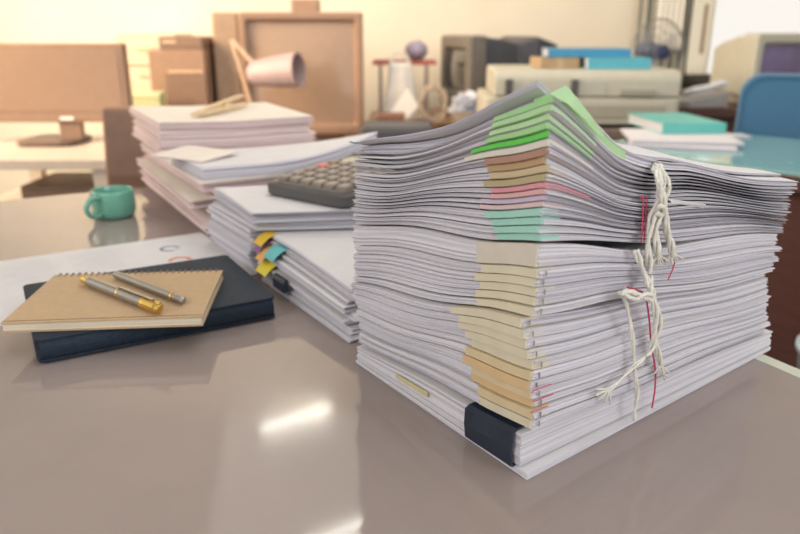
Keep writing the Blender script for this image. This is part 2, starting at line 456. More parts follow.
strands(t, [(655,164,-.006),(659,166,.006),(665,176,.010),(667,190,.011),(664,203,.011),(659,216,.010),(656,232,.009),(657,248,.009),(659,258,.008)], .00125, 2, .0012)
strands(t, [(655,168,.006),(659,182,.012),(662,198,.013),(665,215,.011),(668,233,.010),(671,246,.009),(673,256,.008)], .00125, 3, .0013)
cord_part(t, 'knot', [(656,211,.010),(660,206,.014),(664,209,.013),(661,215,.011),(657,213,.012)], .0016)
fray(t, 672, 252, .25, 12, 8, 1); fray(t, 658, 254, .1, 12, 6, 2)
t = thing('white_cord', 'white cotton cord knotted round the lower bundles of the big stack', 'cord', FP(640, 300, .004))
strands(t, [(636,250,.004),(640,263,.006),(646,277,.007),(652,292,.009),(658,310,.009),(659,325,.009),(656,342,.008),(659,358,.007),(662,368,.006)], .00115, 2, .0011)
strands(t, [(650,276,.006),(650,288,.010),(653,300,.011),(656,316,.011),(655,332,.010),(652,347,.008),(646,356,.008)], .0011, 2, .0010)
strands(t, [(622,293,.008),(626,303,.006),(630,322,.005),(633,345,.005),(635,370,.005),(637,392,.005),(635,410,.005),(634,420,.004)], .0009, 2, .0006)
strands(t, [(621,294,.008),(628,291,.010),(636,294,.010),(644,297,.011),(651,300,.012)], .0013, 3, .0012)
cord_part(t, 'knot', [(622,291,.008),(629,297,.011),(637,299,.011),(645,294,.013),(653,295,.013)], .0014)
strands(t, [(646,356,.008),(632,368,.006),(618,382,.006),(608,391,.006)], .0008, 2, .0008)
fray(t, 610, 389, -.75, 15, 7, 3); fray(t, 661, 365, .15, 15, 5, 4)
t = thing('red_thread', 'thin red thread looped against the top bundle beside the white cord', 'thread', FP(643, 200, .003))
cord_part(t, 'strand', [(640,199,.003),(643,197,.004),(643,212,.004),(642,228,.004),(641,243,.003)], .00045, REDT, 6, 0)
cord_part(t, 'strand', [(643,197,.004),(647,199,.004),(646,212,.004),(645,228,.004),(644,242,.003)], .00045, REDT, 6, 0)
t = thing('red_thread', 'thin red thread running down the lower bundle under the white knot', 'thread', FP(650, 330, .003))
cord_part(t, 'strand', [(627,287,.003),(637,290,.004),(645,296,.004),(649,318,.0035),(651,342,.0035),(655,368,.0035),(655,388,.0035),(652,408,.003)], .0006, REDT, 6, 0)
t = thing('red_thread', 'short red thread end hanging below the frayed white cord', 'thread', FP(670, 272, .003))
cord_part(t, 'strand', [(675,262,.004),(672,271,.004),(668,280,.003)], .0005, REDT, 6, 0)
# a loose torn corner of paper sticking out of the right face
bm = bmesh.new()
a, b, c, d = FP(668,199,.001), FP(706,205,.006), FP(704,208,.004), FP(672,203,.001)
n = Vector((0,0,.0004)); loft(bm, [[a,b,c,d],[a+n,b+n,c+n,d+n]])
tag(link('paper_slip', bm, PAPER), 'small loose paper slip poking out right of the white cord', 'paper')
# red staple stitches on lower right face near the corner
for i, (x0, y0, x1, y1) in enumerate(((533,391,551,384),(533,402,553,394),(530,413,548,406))):
    t = thing('red_stitch', 'red stitch line at the corner end of the lower booklets', 'thread', FP(x0, y0, .002), 0, 'red stitches on the lower booklets')
    cord_part(t, 'strand', [(x0,y0,.0022),((x0+x1)/2,(y0+y1)/2,.0024),(x1,y1,.0022)], .00035, REDT, 6, 0)

# black binder clip on the left face of the bottom documents
def LPt(t, z, out):     # point on the left face
    p = C0+td*(LT*t)-sd*out; return Vector((p.x, p.y, DESK+z))
t = thing('binder_clip', 'black binder clip at the bottom corner of the big stack', 'clip', LPt(.2, .008, 0))
M = Matrix.Translation(-Vector(t.location))
bm = bmesh.new()
rings = []
for i in range(11):
    tt = .055+.225*i/10
    zt = Hs(.0290)(0, tt)-DESK; zb = Hs(.0050)(0, tt)-DESK
    wav = .0008*math.sin(i*.8)
    pr = [(-.012, zt+.0022), (.0005, zt+.0024), (.0035+wav, zt+.0006), (.0048, (zt+zb)/2), (.0035, zb-.0005), (.001, zb-.0014), (-.006, zb-.0010),
          (-.006, zb-.0004), (.0005, zb-.0004), (.0022, zb+.001), (.0032, (zt+zb)/2), (.0022, zt+.0002), (0, zt+.0012), (-.012, zt+.0012)]
    rings.append([LPt(tt, z, o) for o, z in pr])
loft(bm, rings); bm.transform(M); link('clip_body', bm, DARKP, t, smooth=False)
bm = bmesh.new(); tube(bm, [LPt(.055, Hs(.0290)(0,.055)-DESK+.0022, -.012), LPt(.28, Hs(.0290)(0,.28)-DESK+.0022, -.012)], .0013, 10); bm.transform(M)
link('clip_hinge', bm, DARKP, t, smooth=True)
# yellow sticky note peeping from the lower left face
bm = bmesh.new()
zt = .009
ring = [LPt(.50, .0128, .001), LPt(.70, .0118, .001), LPt(.70, .0158, .002), LPt(.50, .0175, .002)]
loft(bm, [ring, [p+Vector((-sd.x,-sd.y,0))*.0006 for p in ring]])
tag(link('sticky_note', bm, mat('pale_yellow_note', (.72,.64,.36), .7)), 'pale yellow sticky note at the foot of the big stack', 'note')

# ------------------------------------------------------------------ generic documents by quad
def doc(quad, z0, z1, lab, group, warm=False, name='paper_document', seed=0, jit=.0015, bend=None, sheets=None, rings=None, parent_pts=None):
    cx, cy = quad[0][0], quad[0][1]
    f = bend or (lambda s, t: 0)
    zb = lambda s, t: z0+f(s, t); zt = lambda s, t: z1+f(s, t)
    t = thing(name, lab, 'document', (cx, cy, z0), 0, group)
    th = z1-z0
    bm = sheaf(bmesh.new(), quad, zb, zt, ns=16, nt=14, rings=rings or max(4, min(12, int(th/.0012))), jit=jit, sheets=sheets or max(4, int(th/.0014)), seed=seed)
    bm.transform(Matrix.Translation((-cx, -cy, -z0)))
    link('page_block', bm, [EDGEW, PAPERW] if warm else [EDGE, PAPER], t)
    return t
def rq(c, wd, w, l, off=(0,0)):     # rectangle from the near corner, width direction, sizes
    wd = Vector(wd).normalized(); ld = Vector((-wd.y, wd.x)); c = Vector(c)+wd*off[0]+ld*off[1]
    return (c, c+wd*w, c+wd*w+ld*l, c+ld*l)
# lower pile of the middle stack (fanned towards the camera)
FN = P(350, 343); z = DESK
WD = (.84, .54)
nlow = 8; thick = [.006,.005,.007,.005,.006,.004,.005,.0055]
offs = [(0,.000),(.004,.004),(.002,.012),(.008,.004),(.003,.016),(.010,.020),(.013,.012),(.016,.022)]
lowtop = []
for i in range(nlow):
    q = rq((FN.x, FN.y), WD, .16, .200, offs[i])
    rot = random.uniform(-.02, .02)
    fb = (lambda k: lambda s, t: .0013*k*max(0, min(1, t*1.6))*.9)(i)
    t = doc(q, z+.0002, z+thick[i]-.0010, f'white document in the middle pile beneath the calculator, {"lowest" if i == 0 else ORD[i+1]+" from the bottom"}', 'documents of the middle pile', seed=100+i, bend=fb, jit=.002)
    lowtop.append((t, q, z, z+thick[i], fb)); z += thick[i]
ZLOW = z
# colourful sticky tabs on their left ends
TABS = [(7,.93,'gold',(.78,.52,.05),.022),(5,.86,'orange',(.78,.40,.10),.018),(6,.80,'teal',(.14,.48,.50),.026),(6,.97,'purple',(.28,.11,.30),.014),(3,.90,'bright yellow',(.88,.74,.06),.028)]
for di, tt, cn, col, wdt in TABS:
    t, q, z0, z1, fb = lowtop[di]
    ld = (q[3]-q[0]).normalized(); wd = (q[1]-q[0]).normalized()
    p = q[0]+ld*(.200*tt); zz = z1+fb(0, tt)-.0008
    bm = bmesh.new(); rings = []
    for i in range(6):
        a = i/5; off = .003-(.020*a); dz = -.011*a*a
        c = p+wd*off
        rings.append([Vector((c.x+ld.x*w, c.y+ld.y*w, zz+dz+h)) for w, h in ((-wdt/2,0),(wdt/2,0),(wdt/2,.0004),(-wdt/2,.0004))])
    loft(bm, rings); bm.transform(Matrix.Translation(-Vector(t.location)))
    link('sticky_tab', bm, mat('tab_'+cn.replace(' ', '_'), col, .5), t)['label'] = cn+' sticky tab'
# upper documents under the calculator
zup = ZLOW+.0098
UQ = [(-.160,.770),(.085,.800),(.030,.955),(-.236,.900)]
for i in range(5):
    th = [.0055,.0045,.006,.004,.0022][i]
    j = [(random.uniform(-.004,.004), random.uniform(-.003,.003)) for _ in range(4)]
    q = [Vector((a+dx, b+dy)) for (a, b), (dx, dy) in zip(UQ, j)]
    doc(q, zup+.0002, zup+th-.0003, f'white document directly beneath the calculator, {"lowest" if i == 0 else ORD[i+1]+" from the bottom"} of the upper five', 'documents under the calculator', seed=130+i, jit=.0025)
    zup += th
# short documents behind the lower pile that carry the left end of the upper ones
wdv = Vector(WD).normalized(); ldv = Vector((-wdv.y, wdv.x))
nc = Vector((FN.x, FN.y))+ldv*.226
z = DESK; n2 = 6; hh = (ZLOW+.0096-DESK)/n2
for i in range(n2):
    q = rq(nc, WD, .16, .142, (random.uniform(-.004,.004), random.uniform(0,.003)))
    doc(q, z+.0002, z+hh-.0004, f'white document at the far left end of the middle pile, {"lowest" if i == 0 else ORD[i+1]+" from the bottom"} there', 'documents at the rear of the middle pile', seed=150+i, jit=.0025)
    z += hh
# second black clip low on the middle pile
t, q, z0, z1, fb = lowtop[2]
ld = (q[3]-q[0]).normalized(); wd = (q[1]-q[0]).normalized(); p = q[0]+ld*.128-wd*.004
bm = bmesh.new(); M = Matrix(((wd.x, ld.x, 0, p.x), (wd.y, ld.y, 0, p.y), (0, 0, 1, z0+.004), (0, 0, 0, 1)))
prism(bm, [(0,-.005),(-.005,-.006),(-.0055,.004),(-.003,.008),(.0,.0075)], -.014, .014, 'y', M)
tag(link('binder_clip', bm, DARKP), 'small black binder clip low on the left end of the middle pile', 'clip')

# ------------------------------------------------------------------ calculator
PA = P(264, 193, zup+.002); PB = P(345, 209, zup+.002)
wd = Vector((PB.x-PA.x, PB.y-PA.y)); W = wd.length; wd.normalize(); ang = math.atan2(wd.y, wd.x)
t = thing('desk_calculator', 'dark grey desk calculator with rows of keys lying on the middle paper pile', 'calculator', (PA.x, PA.y, zup+.0012), ang)
CALC = mat('charcoal_plastic', (.085,.082,.085), .45, var=.06); KEYM = mat('brown_grey_keys', (.26,.22,.19), .4, var=.08); CALTOP = mat('calculator_face', (.15,.135,.125), .4, var=.06)
Lc = .165
bm = bmesh.new()
out = rrect(0, W, 0, Lc, .012)
R_ = []
for z_, ins in ((0,.002),(.002,0),(.012,0),(.0145,.0025)):
    R_.append([Vector((min(max(a,ins),W-ins) if False else W/2+(a-W/2)*(1-2*ins/W), Lc/2+(b-Lc/2)*(1-2*ins/Lc), z_+(b/Lc)*.012*(z_ > .001))) for a, b in out])
loft(bm, R_); link('case', bm, CALC, t)
def slope(y): return .0145+.012*y/Lc
bm = bmesh.new(); o2 = rrect(.006, W-.006, .006, Lc-.006, .008)
loft(bm, [[Vector((a,b,slope(b)+.0001)) for a, b in o2], [Vector((a,b,slope(b)+.0008)) for a, b in o2]]); link('face_plate', bm, CALTOP, t)
nx, ny = 6, 5
kx = (W-.018)/nx; ky = .021
REDK = mat('red_key', (.62,.20,.17), .4)
for i in range(nx):
    for j in range(ny):
        x0 = .009+i*kx+.0022; y0 = .010+j*ky+.002
        bm = bmesh.new(); rings = []
        for z_, ins in ((.0008,0),(.0045,.0003),(.0062,.0018)):
            rings.append([Vector((a, b, slope(b)+z_)) for a, b in rrect(x0+ins, x0+kx-.0044+ins*-1+.0, y0+ins, y0+ky-.004-ins, .0028, 3)])
        loft(bm, rings)
        red = (i, j) == (0, 3)
        k = link('key', bm, REDK if red else KEYM, t)
        if red: k['label'] = 'red key'
bm = bmesh.new(); o3 = rrect(.014, W-.014, .122, .152, .003)
loft(bm, [[Vector((a,b,slope(b)+.0008)) for a, b in o3], [Vector((a,b,slope(b)+.002)) for a, b in o3]])
link('display', bm, mat('lcd_grey_green', (.36,.40,.30), .15, var=.03), t)
# ------------------------------------------------------------------ far-left stack
N2 = P(207, 236); wd2 = (.87, .50)
z = DESK
ths = [.012,.011,.013,.012,.013,.013]
for i, th in enumerate(ths):
    q = rq((N2.x, N2.y), wd2, .21, .40, (random.uniform(-.010,.010), random.uniform(-.004,.014)+.006*(i % 2)))
    q = tuple(v+Vector((random.uniform(-.008,.008), random.uniform(-.006,.006))) for v in q)
    rot = random.uniform(-.03,.03)
    if i == 5: q = tuple(Vector(a)+Vector((.006,-.002)) for a in q)
    doc(q, z+.0002, z+th-.0006, f'thick paper bundle in the far left stack, {"lowest" if i == 0 else ORD[i+1]+" from the bottom"}', 'bundles of the far left stack', warm=True, seed=200+i, jit=.0055, rings=8, sheets=10)
    z += th
ZF = z
# flared document whose right end curls up behind the calculator
q = [Vector((-.265,.955)), Vector((-.034,1.065)), Vector((-.098,1.17)), Vector((-.345,1.085))]
curl = lambda s, t: .078*max(0, s-.35)**2*(1-.75*t)
doc(q, ZF+.0003, ZF+.017, 'soft paper bundle whose right end curls up behind the calculator', None, warm=False, seed=220, jit=.003, rings=10, sheets=12, bend=curl)
q = [Vector((-.362,1.045)), Vector((-.272,.985)), Vector((-.235,1.05)), Vector((-.325,1.11))]
doc(q, ZF+.0176, ZF+.0196, 'folded loose paper sheets lying askew on the left of the curled bundle', None, warm=True, seed=221, jit=.001, rings=3, sheets=3, bend=lambda s, t: .004*t)
# top bundle of the far-left stack
z = ZF+.0003
TQ = [Vector((-.374,1.128)), Vector((-.147,1.215)), Vector((-.265,1.43)), Vector((-.500,1.36))]
for i in range(4):
    th = [.0135,.013,.0145,.012][i]
    q = tuple(Vector(a)+Vector((random.uniform(-.004,.004), random.uniform(-.004,.004))) for a in TQ)
    sag = lambda s, t: .003*abs(s-.45)*2+.002*t
    doc(q, z+.0002, z+th-.0006, f'pinkish white bundle atop the far left stack, {["lowest","second lowest","second highest","topmost"][i]} of the upper four', 'upper bundles of the far left stack', warm=True, seed=230+i, jit=.003, rings=9, sheets=11, bend=sag)
    z += th
ZT = z+.0035
# gold pen + folded leather strap on top
GOLD = mat('gold_metal', (.80,.55,.16), .22, metal=1.0, var=.05); TANL = mat('tan_paper_wrap', (.72,.54,.34), .6)
pa = P(192, 114, ZT+.004); pb = P(240, 100, ZT+.012)
t = thing('peg', 'tan wooden peg clip lying on top of the far left stack', 'clip', (pa.x, pa.y, ZT))
M = Matrix.Translation(-Vector(t.location))
def bar(a, b, w, h, m, name):
    a = Vector(a); b = Vector(b); d = (b-a).normalized(); u = Vector((-d.y, d.x, 0)).normalized(); n = d.cross(u)
    bm = bmesh.new(); rings = []
    for f, sc in ((0,.45),(.12,.8),(.5,1),(.88,1),(1,.7)):
        c = a+(b-a)*f
        rings.append([c+u*w*sc*x_+n*h*sc*y_ for x_, y_ in ((-1,-.6),(-.6,-1),(.6,-1),(1,-.6),(1,.6),(.6,1),(-.6,1),(-1,.6))])
    loft(bm, rings); bm.transform(M); return link(name, bm, m, t, smooth=False)
bar((pa.x,pa.y,ZT+.003), (pb.x,pb.y+.02,ZT+.018), .007, .0035, TANL, 'jaw')
bar((pa.x+.008,pa.y-.006,ZT+.003), (pb.x+.012,pb.y,ZT+.006), .007, .003, TANL, 'jaw')
bm = bmesh.new(); c = (Vector((pa.x,pa.y,0))+Vector((pb.x,pb.y,0)))/2
tube(bm, [Vector((c.x-.012,c.y+.004,ZT+.009)), Vector((c.x+.012,c.y+.010,ZT+.009))], .004, 10); bm.transform(M); link('spring', bm, GOLD, t, smooth=True)

# ------------------------------------------------------------------ printed sheets, planner, kraft notebook, pens, mug
def sheet(name, lab, pts, z, group=None, bow=0.0):
    t = thing(name, lab, 'paper', (pts[0][0], pts[0][1], z), 0, group)
    bm = bmesh.new(); sheaf(bm, [Vector(p) for p in pts], lambda s, t_: z, lambda s, t_: z+.0004, ns=6, nt=6, rings=1, jit=0, sheets=1, crisp=True)
    bm.transform(Matrix.Translation(-Vector(t.location))); link('page', bm, [PAPER, PAPER], t)
    return t
s_n = P(250, 270); s_f = P(201, 233); s_l = P(28, 258)
e1 = Vector((s_f.x-s_n.x, s_f.y-s_n.y)); e2 = Vector((s_l.x-s_f.x, s_l.y-s_f.y))
a = Vector((s_f.x, s_f.y)); wv = e2.normalized(); hv = Vector((wv.y, -wv.x));
if hv.y > 0: hv = -hv
shp = [a+wv*.297+hv*.21, a+hv*.21, a, a+wv*.297]
PRZ = DESK+.0006
t1 = sheet('printed_report_sheet', 'white printed report sheet with small ring charts under the dark planner', shp, PRZ)
INK = mat('pale_grey_print', (.60,.60,.62), .8); INKB = mat('slate_blue_print', (.22,.27,.36), .8); INKR = mat('red_orange_print', (.75,.25,.12), .8)
def ring(bm, c, r0, r1, a0, a1, z, n=28):
    prev = None
    for k in range(n+1):
        an = a0+(a1-a0)*k/n
        p = (bm.verts.new((c.x+r0*math.cos(an), c.y+r0*math.sin(an), z)), bm.verts.new((c.x+r1*math.cos(an), c.y+r1*math.sin(an), z)))
        if prev: bm.faces.new((prev[0], prev[1], p[1], p[0]))
        prev = p
def onto(t, bm, m, name, lab=None):
    bm.transform(Matrix.Translation(-Vector(t.location))); o = link(name, bm, m, t)
    if lab: o['label'] = lab
zp = PRZ+.00055
bm = bmesh.new(); ring(bm, P(170, 248.5, zp), .0085, .013, .6, 5.4, zp); onto(t1, bm, INKB, 'ring_chart', 'slate blue ring chart')
bm = bmesh.new(); ring(bm, P(170, 248.5, zp), .0085, .013, 5.45, 6.8, zp, 8); onto(t1, bm, INK, 'ring_chart', 'pale segment of the ring chart')
bm = bmesh.new(); ring(bm, P(180, 260, zp), .0085, .014, .2, 3.6, zp); onto(t1, bm, INKR, 'ring_chart', 'red orange ring chart')
bm = bmesh.new()
for k in range(9):
    for m_ in range(2):
        p0 = a+wv*(.12+.075*m_)+hv*(.02+.010*k); p1 = p0+wv*(.055 if k % 3 else .04); w_ = hv*.0016
        bm.faces.new([bm.verts.new((p.x, p.y, zp)) for p in (p0, p1, p1+w_, p0+w_)])
onto(t1, bm, INK, 'printed_lines')
b_ = a+wv*.225+hv*.012
shp2 = [b_+wv*.297+hv*.21, b_+hv*.21, b_, b_+wv*.297]
sheet('printed_report_sheet', 'plain white sheet reaching off the left edge under the report sheet', shp2, DESK+.00005)

# dark planner
NAVY = mat('dark_navy_leather', (.020,.032,.052), .6, spec=.22, var=.2, scale=260, bump=.25)
pn = P(38, 364, DESK+.002); pr = P(277, 317, DESK+.002)
u = Vector((pr.x-pn.x, pr.y-pn.y)); wl = u.length; u.normalize()
ZB = PRZ+.0012
t = thing('planner', 'dark navy leather planner lying under the kraft notebook', 'notebook', (pn.x, pn.y, ZB), math.atan2(u.y, u.x))
dl = .158; H = .021
bm = bmesh.new(); loft(bm, [[Vector((x_,y_,z_)) for x_, y_ in rrect(0, wl, 0, dl, .006)] for z_ in (0,.0022)]); link('back_cover', bm, NAVY, t, bevel=.0007)
bm = bmesh.new(); loft(bm, [[Vector((x_,y_,z_)) for x_, y_ in rrect(0, wl, 0, dl, .006)] for z_ in (H-.0026, H-.0008, H)]); link('front_cover', bm, NAVY, t, bevel=.0009)
bm = bmesh.new(); rings = []
for k in range(9):
    an = -PI/2+PI*k/8; rings.append([(x_, .0035-.0055*math.cos(an) if False else .004-.006*math.cos(an), H/2+(H/2-.0012)*math.sin(an)) for x_ in (0.003, wl-.003)])
prof = [(.0045-.006*math.cos(-PI/2+PI*k/10), H/2+(H/2-.0004)*math.sin(-PI/2+PI*k/10)) for k in range(11)]+[(.0045-.0035*math.cos(PI/2-PI*k/10), H/2+(H/2-.0030)*math.sin(PI/2-PI*k/10)) for k in range(11)]
prism(bm, prof, .003, wl-.003, 'x'); link('spine', bm, NAVY, t)
q = [Vector((.004,.008)), Vector((wl-.005,.008)), Vector((wl-.005,dl-.005)), Vector((.004,dl-.005))]
bm = sheaf(bmesh.new(), q, lambda s, t_: .0024, lambda s, t_: H-.0028, ns=6, nt=6, rings=8, jit=.0004, sheets=16, seed=5); link('page_block', bm, [EDGE, PAPER], t)

# kraft notebook
KR = mat('kraft_card', (.54,.385,.24), .75, spec=.2, var=.05, scale=150)
KZ = ZB+H+.0004
kn = P(2, 333, KZ); kr = P(203, 326, KZ)
u = Vector((kr.x-kn.x, kr.y-kn.y)); wl = u.length; u.normalize()
t = thing('kraft_notebook', 'tan kraft cover spiral notebook lying on the dark planner under two pens', 'notebook', (kn.x, kn.y, KZ), math.atan2(u.y, u.x))
kd = .126; KH = .0088
link('back_cover', B(0, wl, 0, kd, 0, .0012), KR, t)
link('front_cover', B(0, wl, 0, kd, KH-.0012, KH), KR, t)
q = [Vector((.001,.0012)), Vector((wl-.001,.0012)), Vector((wl-.001,kd-.001)), Vector((.001,kd-.001))]
CREAMP = paper_edge('cream_page_edges', (.78,.70,.56), (.42,.36,.27), .36, .16)
bm = sheaf(bmesh.new(), q, lambda s, t_: .0013, lambda s, t_: KH-.0013, ns=6, nt=6, rings=6, jit=.0002, sheets=10, seed=6); link('page_block', bm, [CREAMP, PAPERW], t)
link('elastic_edge', B(.001, wl-.001, .0035, .0045, KH, KH+.0002), mat('dark_line', (.16,.10,.06), .7), t)
WIRE = mat('bronze_wire', (.30,.25,.20), .35, metal=1)
nr = 26
for k in range(nr):
    x_ = .006+(wl-.012)*k/(nr-1)
    bm = bmesh.new(); tube(bm, [Vector((x_, kd-.002+.0058*math.cos(an), KH/2+.0062*math.sin(an))) for an in [2*PI*j/16 for j in range(17)]], .0006, 6)
    link('spiral_ring', bm, WIRE, t, smooth=True)
# pens
SIL = mat('brushed_silver', (.42,.41,.39), .34, metal=1, var=.05); 
def pen(lab, p0, p1, r, prof, zbase):
    a_ = P(*p0, zbase+r); b2 = P(*p1, zbase+r); d = b2-a_; ln = d.length
    t = thing('ballpoint_pen', lab, 'pen', (a_.x, a_.y, zbase), math.atan2(d.y, d.x))
    Mx = Matrix(((0,0,1,0),(1,0,0,0),(0,1,0,r),(0,0,0,1)))
    for nm, m, pr_ in prof:
        bm = bmesh.new(); lathe(bm, [(rr*r, zz*ln) for rr, zz in pr_], 20, M=Mx); link(nm, bm, m, t, smooth=False)
    return t, ln, r
KT = KZ+KH+.0004
t, ln, r = pen('thicker silver pen with gold ends lying on the kraft notebook', (83, 279), (160, 309), .0052,
  [('end_cap', GOLD, [(.35,0),(.72,.004),(.8,.03),(.8,.075),(.7,.08)]), ('upper_barrel', SIL, [(.80,.08),(.95,.10),(.98,.45),(.98,.50)]),
   ('centre_band', GOLD, [(.99,.50),(1.03,.503),(1.03,.515),(.99,.518)]), ('lower_barrel', SIL, [(1,.518),(1,.80)]),
   ('cap_ring', GOLD, [(1.0,.80),(1.05,.805),(1.05,.83),(1,.835),(1,.96),(.92,.985),(.5,1.0)])], KT)
bm = bmesh.new(); box(bm, ln*.50, ln*.93, -.0011, .0011, 2*r+.0006, 2*r+.0016); box(bm, ln*.90, ln*.93, -.0011, .0011, 2*r-.0008, 2*r+.0008)
link('pocket_clip', bm, SIL, t)
bm = bmesh.new(); lathe(bm, [(.0008,-.001),(.0022,.0),(.0024,.001),(.0008,.002)], 12, c=(ln*.985, 0, 2*r-.0006)); link('finial', bm, GOLD, t, smooth=True)
t, ln, r = pen('thinner silver pen with a gold ring lying behind the thicker pen', (115, 274), (184, 301), .0040,
  [('end_cap', SIL, [(.4,0),(.85,.006),(.9,.05)]), ('barrel', SIL, [(.90,.05),(1,.10),(1,.84)]), ('gold_ring', GOLD, [(1.02,.84),(1.06,.843),(1.06,.862),(1.02,.865)]),
   ('push_tip', SIL, [(.9,.865),(.92,.90),(.8,.905),(.8,.93),(.92,.935),(.9,.985),(.5,1)])], KT)

# mug
TEALM = mat('teal_green_ceramic', (.15,.42,.32), .22, coat=.5, var=.06)  # glaze colour made paler to carry the haze
mb = P(110, 221)
t = thing('mug', 'teal green ceramic mug standing at the far left of the desk', 'mug', (mb.x-.003, mb.y+.028, DESK+.0002), .45)
t.scale = (.84,.84,.82)
bm = bmesh.new()
lathe(bm, [(.0,.0),(.028,.0),(.033,.003),(.0365,.012),(.0375,.030),(.0365,.046),(.0355,.050),(.0345,.0505),(.0335,.049),(.0345,.030),(.0335,.012),(.028,.006),(.0,.005)], 40, cap=False)
link('body', bm, TEALM, t, smooth=True)
bm = bmesh.new(); tube(bm, spline([(-.024,-.028,.040),(-.036,-.038,.043),(-.045,-.044,.034),(-.045,-.043,.020),(-.034,-.036,.010),(-.023,-.027,.012)], 6), .0045, 10)
link('handle', bm, TEALM, t, smooth=True)
# ------------------------------------------------------------------ background furniture
def table(name, lab, x0, x1, y0, y1, h, m, th=.03, legs=True, cat='table', leg=.02, shelf=None, panel=False):
    t = thing(name, lab, cat, (x0, y0, 0)); w = x1-x0; d = y1-y0
    link('tabletop', B(0, w, 0, d, h-th, h), m, t, bevel=.003)
    for a in (leg+.01, w-leg-.01):
        for b in (leg+.01, d-leg-.01): link('leg', B(a-leg, a+leg, b-leg, b+leg, 0, h-th), m, t)
    if shelf: link('shelf', B(.03, w-.03, .03, d-.03, shelf-.02, shelf), m, t)
    if panel: link('front_panel', B(.05, w-.05, .06, .08, .15, h-th), m, t)
    return t
CREAMW = mat('cream_white_laminate', (.62,.54,.46), .5, var=.04)
WOODB = mat('warm_brown_wood', (.30,.165,.09), .45, var=.15, stretch=(2,20,20), scale=6)
SLATE = mat('slate_grey_plastic', (.07,.073,.09), .5, var=.08)
CHARC = mat('dark_grey_plastic', (.085,.08,.08), .45, var=.08)
BRPL = mat('haze_brown_plastic', (.36,.23,.16), .42, var=.06)  # haze over the left background is mixed into this brown
BEIGE = mat('aged_beige_plastic', (.52,.50,.41), .5, var=.04)
BEIGD = mat('darker_beige_plastic', (.36,.34,.27), .5, var=.04)  # darker beige for the copier seam and tray parts
# --- teal-topped desk on the right
A2 = P(583, 145.5); e1 = Vector((.67,-.742,0)).normalized(); e2 = Vector((-e1.y, e1.x, 0))
t = thing('teal_desk', 'red brown wooden desk with a glossy teal top behind the big stack', 'desk', (A2.x, A2.y, 0), math.atan2(e1.y, e1.x))
TEALT = mat('teal_desk_cover', (.30,.54,.52), .08, spec=.6, coat=.6, var=.05)
LT2, DT2 = 1.35, .50
link('desktop', B(0, LT2, 0, DT2, .712, .744), BROWN, t, bevel=.003)
c_ = link('desk_cover', B(.006, LT2-.006, .006, DT2-.006, .7442, .750), TEALT, t, bevel=.001); c_['label'] = 'glossy teal glass cover'
link('front_panel', B(.04, LT2-.04, .03, .05, .06, .712), BROWN, t)
link('side_panel', B(.03, .055, .05, DT2-.03, 0, .712), BROWN, t); link('side_panel', B(LT2-.055, LT2-.03, .05, DT2-.03, 0, .712), BROWN, t)
MT = Matrix.Translation((A2.x, A2.y, 0)) @ Matrix.Rotation(math.atan2(e1.y, e1.x), 4, 'Z')
# bluish waste bin beside the desk
pb = D(813, 358, 1.06)
t = thing('waste_bin', 'pale blue plastic waste bin on the floor in front of the teal desk', 'bin', (pb.x+.09, pb.y, .0))
bm = bmesh.new(); lathe(bm, [(.075,0),(.10,pb.z),(.106,pb.z),(.106,pb.z+.008),(.096,pb.z+.008),(.072,.01),(0,.01)], 28, cap=False); bm.faces.ensure_lookup_table()
link('body', bm, mat('pale_blue_plastic', (.50,.62,.72), .4), t, smooth=True)
# --- file folders and papers on the teal desk
TEALF = mat('teal_folder_card', (.12,.50,.46), .4, var=.05); BLUEF = mat('blue_folder_card', (.05,.27,.48), .4, var=.05); CYANF = mat('cyan_folder_card', (.10,.45,.56), .4, var=.05)
def folder(lab, quad_px, z, th, m, group=None, pages=True, name='ring_binder', cx=None):
    pts = [P(a, b, z) for a, b in quad_px] if cx is None else quad_px
    q = [Vector((p.x, p.y)) for p in pts]
    t = thing(name, lab, 'folder', (q[0].x, q[0].y, z), 0, group); M = Matrix.Translation((-q[0].x, -q[0].y, -z))
    def slab(qq, a, b):
        bm = bmesh.new(); loft(bm, [[Vector((v.x, v.y, a)) for v in qq], [Vector((v.x, v.y, b)) for v in qq]]); bm.transform(M); return bm
    link('back_cover', slab(q, z, z+.002), m, t); link('front_cover', slab(q, z+th-.002, z+th), m, t)
    ctr = sum(q, Vector((0,0)))/4; qi = [ctr+(v-ctr)*.95 for v in q]
    bm = sheaf(bmesh.new(), qi, lambda s, t_: z+.0022, lambda s, t_: z+th-.0022, ns=5, nt=5, rings=6, jit=.001, sheets=10); bm.transform(M); link('page_block', bm, [EDGE, PAPER], t)
    d = (q[1]-q[0]).normalized(); n = Vector((d.y, -d.x))
    bm = bmesh.new(); sp = [q[0], q[1], q[1]-n*.003, q[0]-n*.003]
    loft(bm, [[Vector((v.x, v.y, z+.0021)) for v in sp], [Vector((v.x, v.y, z+th-.0021)) for v in sp]]); bm.transform(M); link('spine', bm, m, t)
    return t
ZD = .7502
def locq(x0, y0, w, d, rot):     # a quad in teal-desk coordinates -> world
    Rm = Matrix.Rotation(rot, 4, 'Z'); o = []
    for a, b in ((0,0),(w,0),(w,d),(0,d)):
        v = Rm @ Vector((a, b, 0)); o.append(MT @ Vector((x0+v.x, y0+v.y, 0)))
    return o
wq = lambda c, wd_, w, l: [Vector((v.x, v.y, 0)) for v in rq(c, wd_, w, l)]
sA = P(618, 143); 
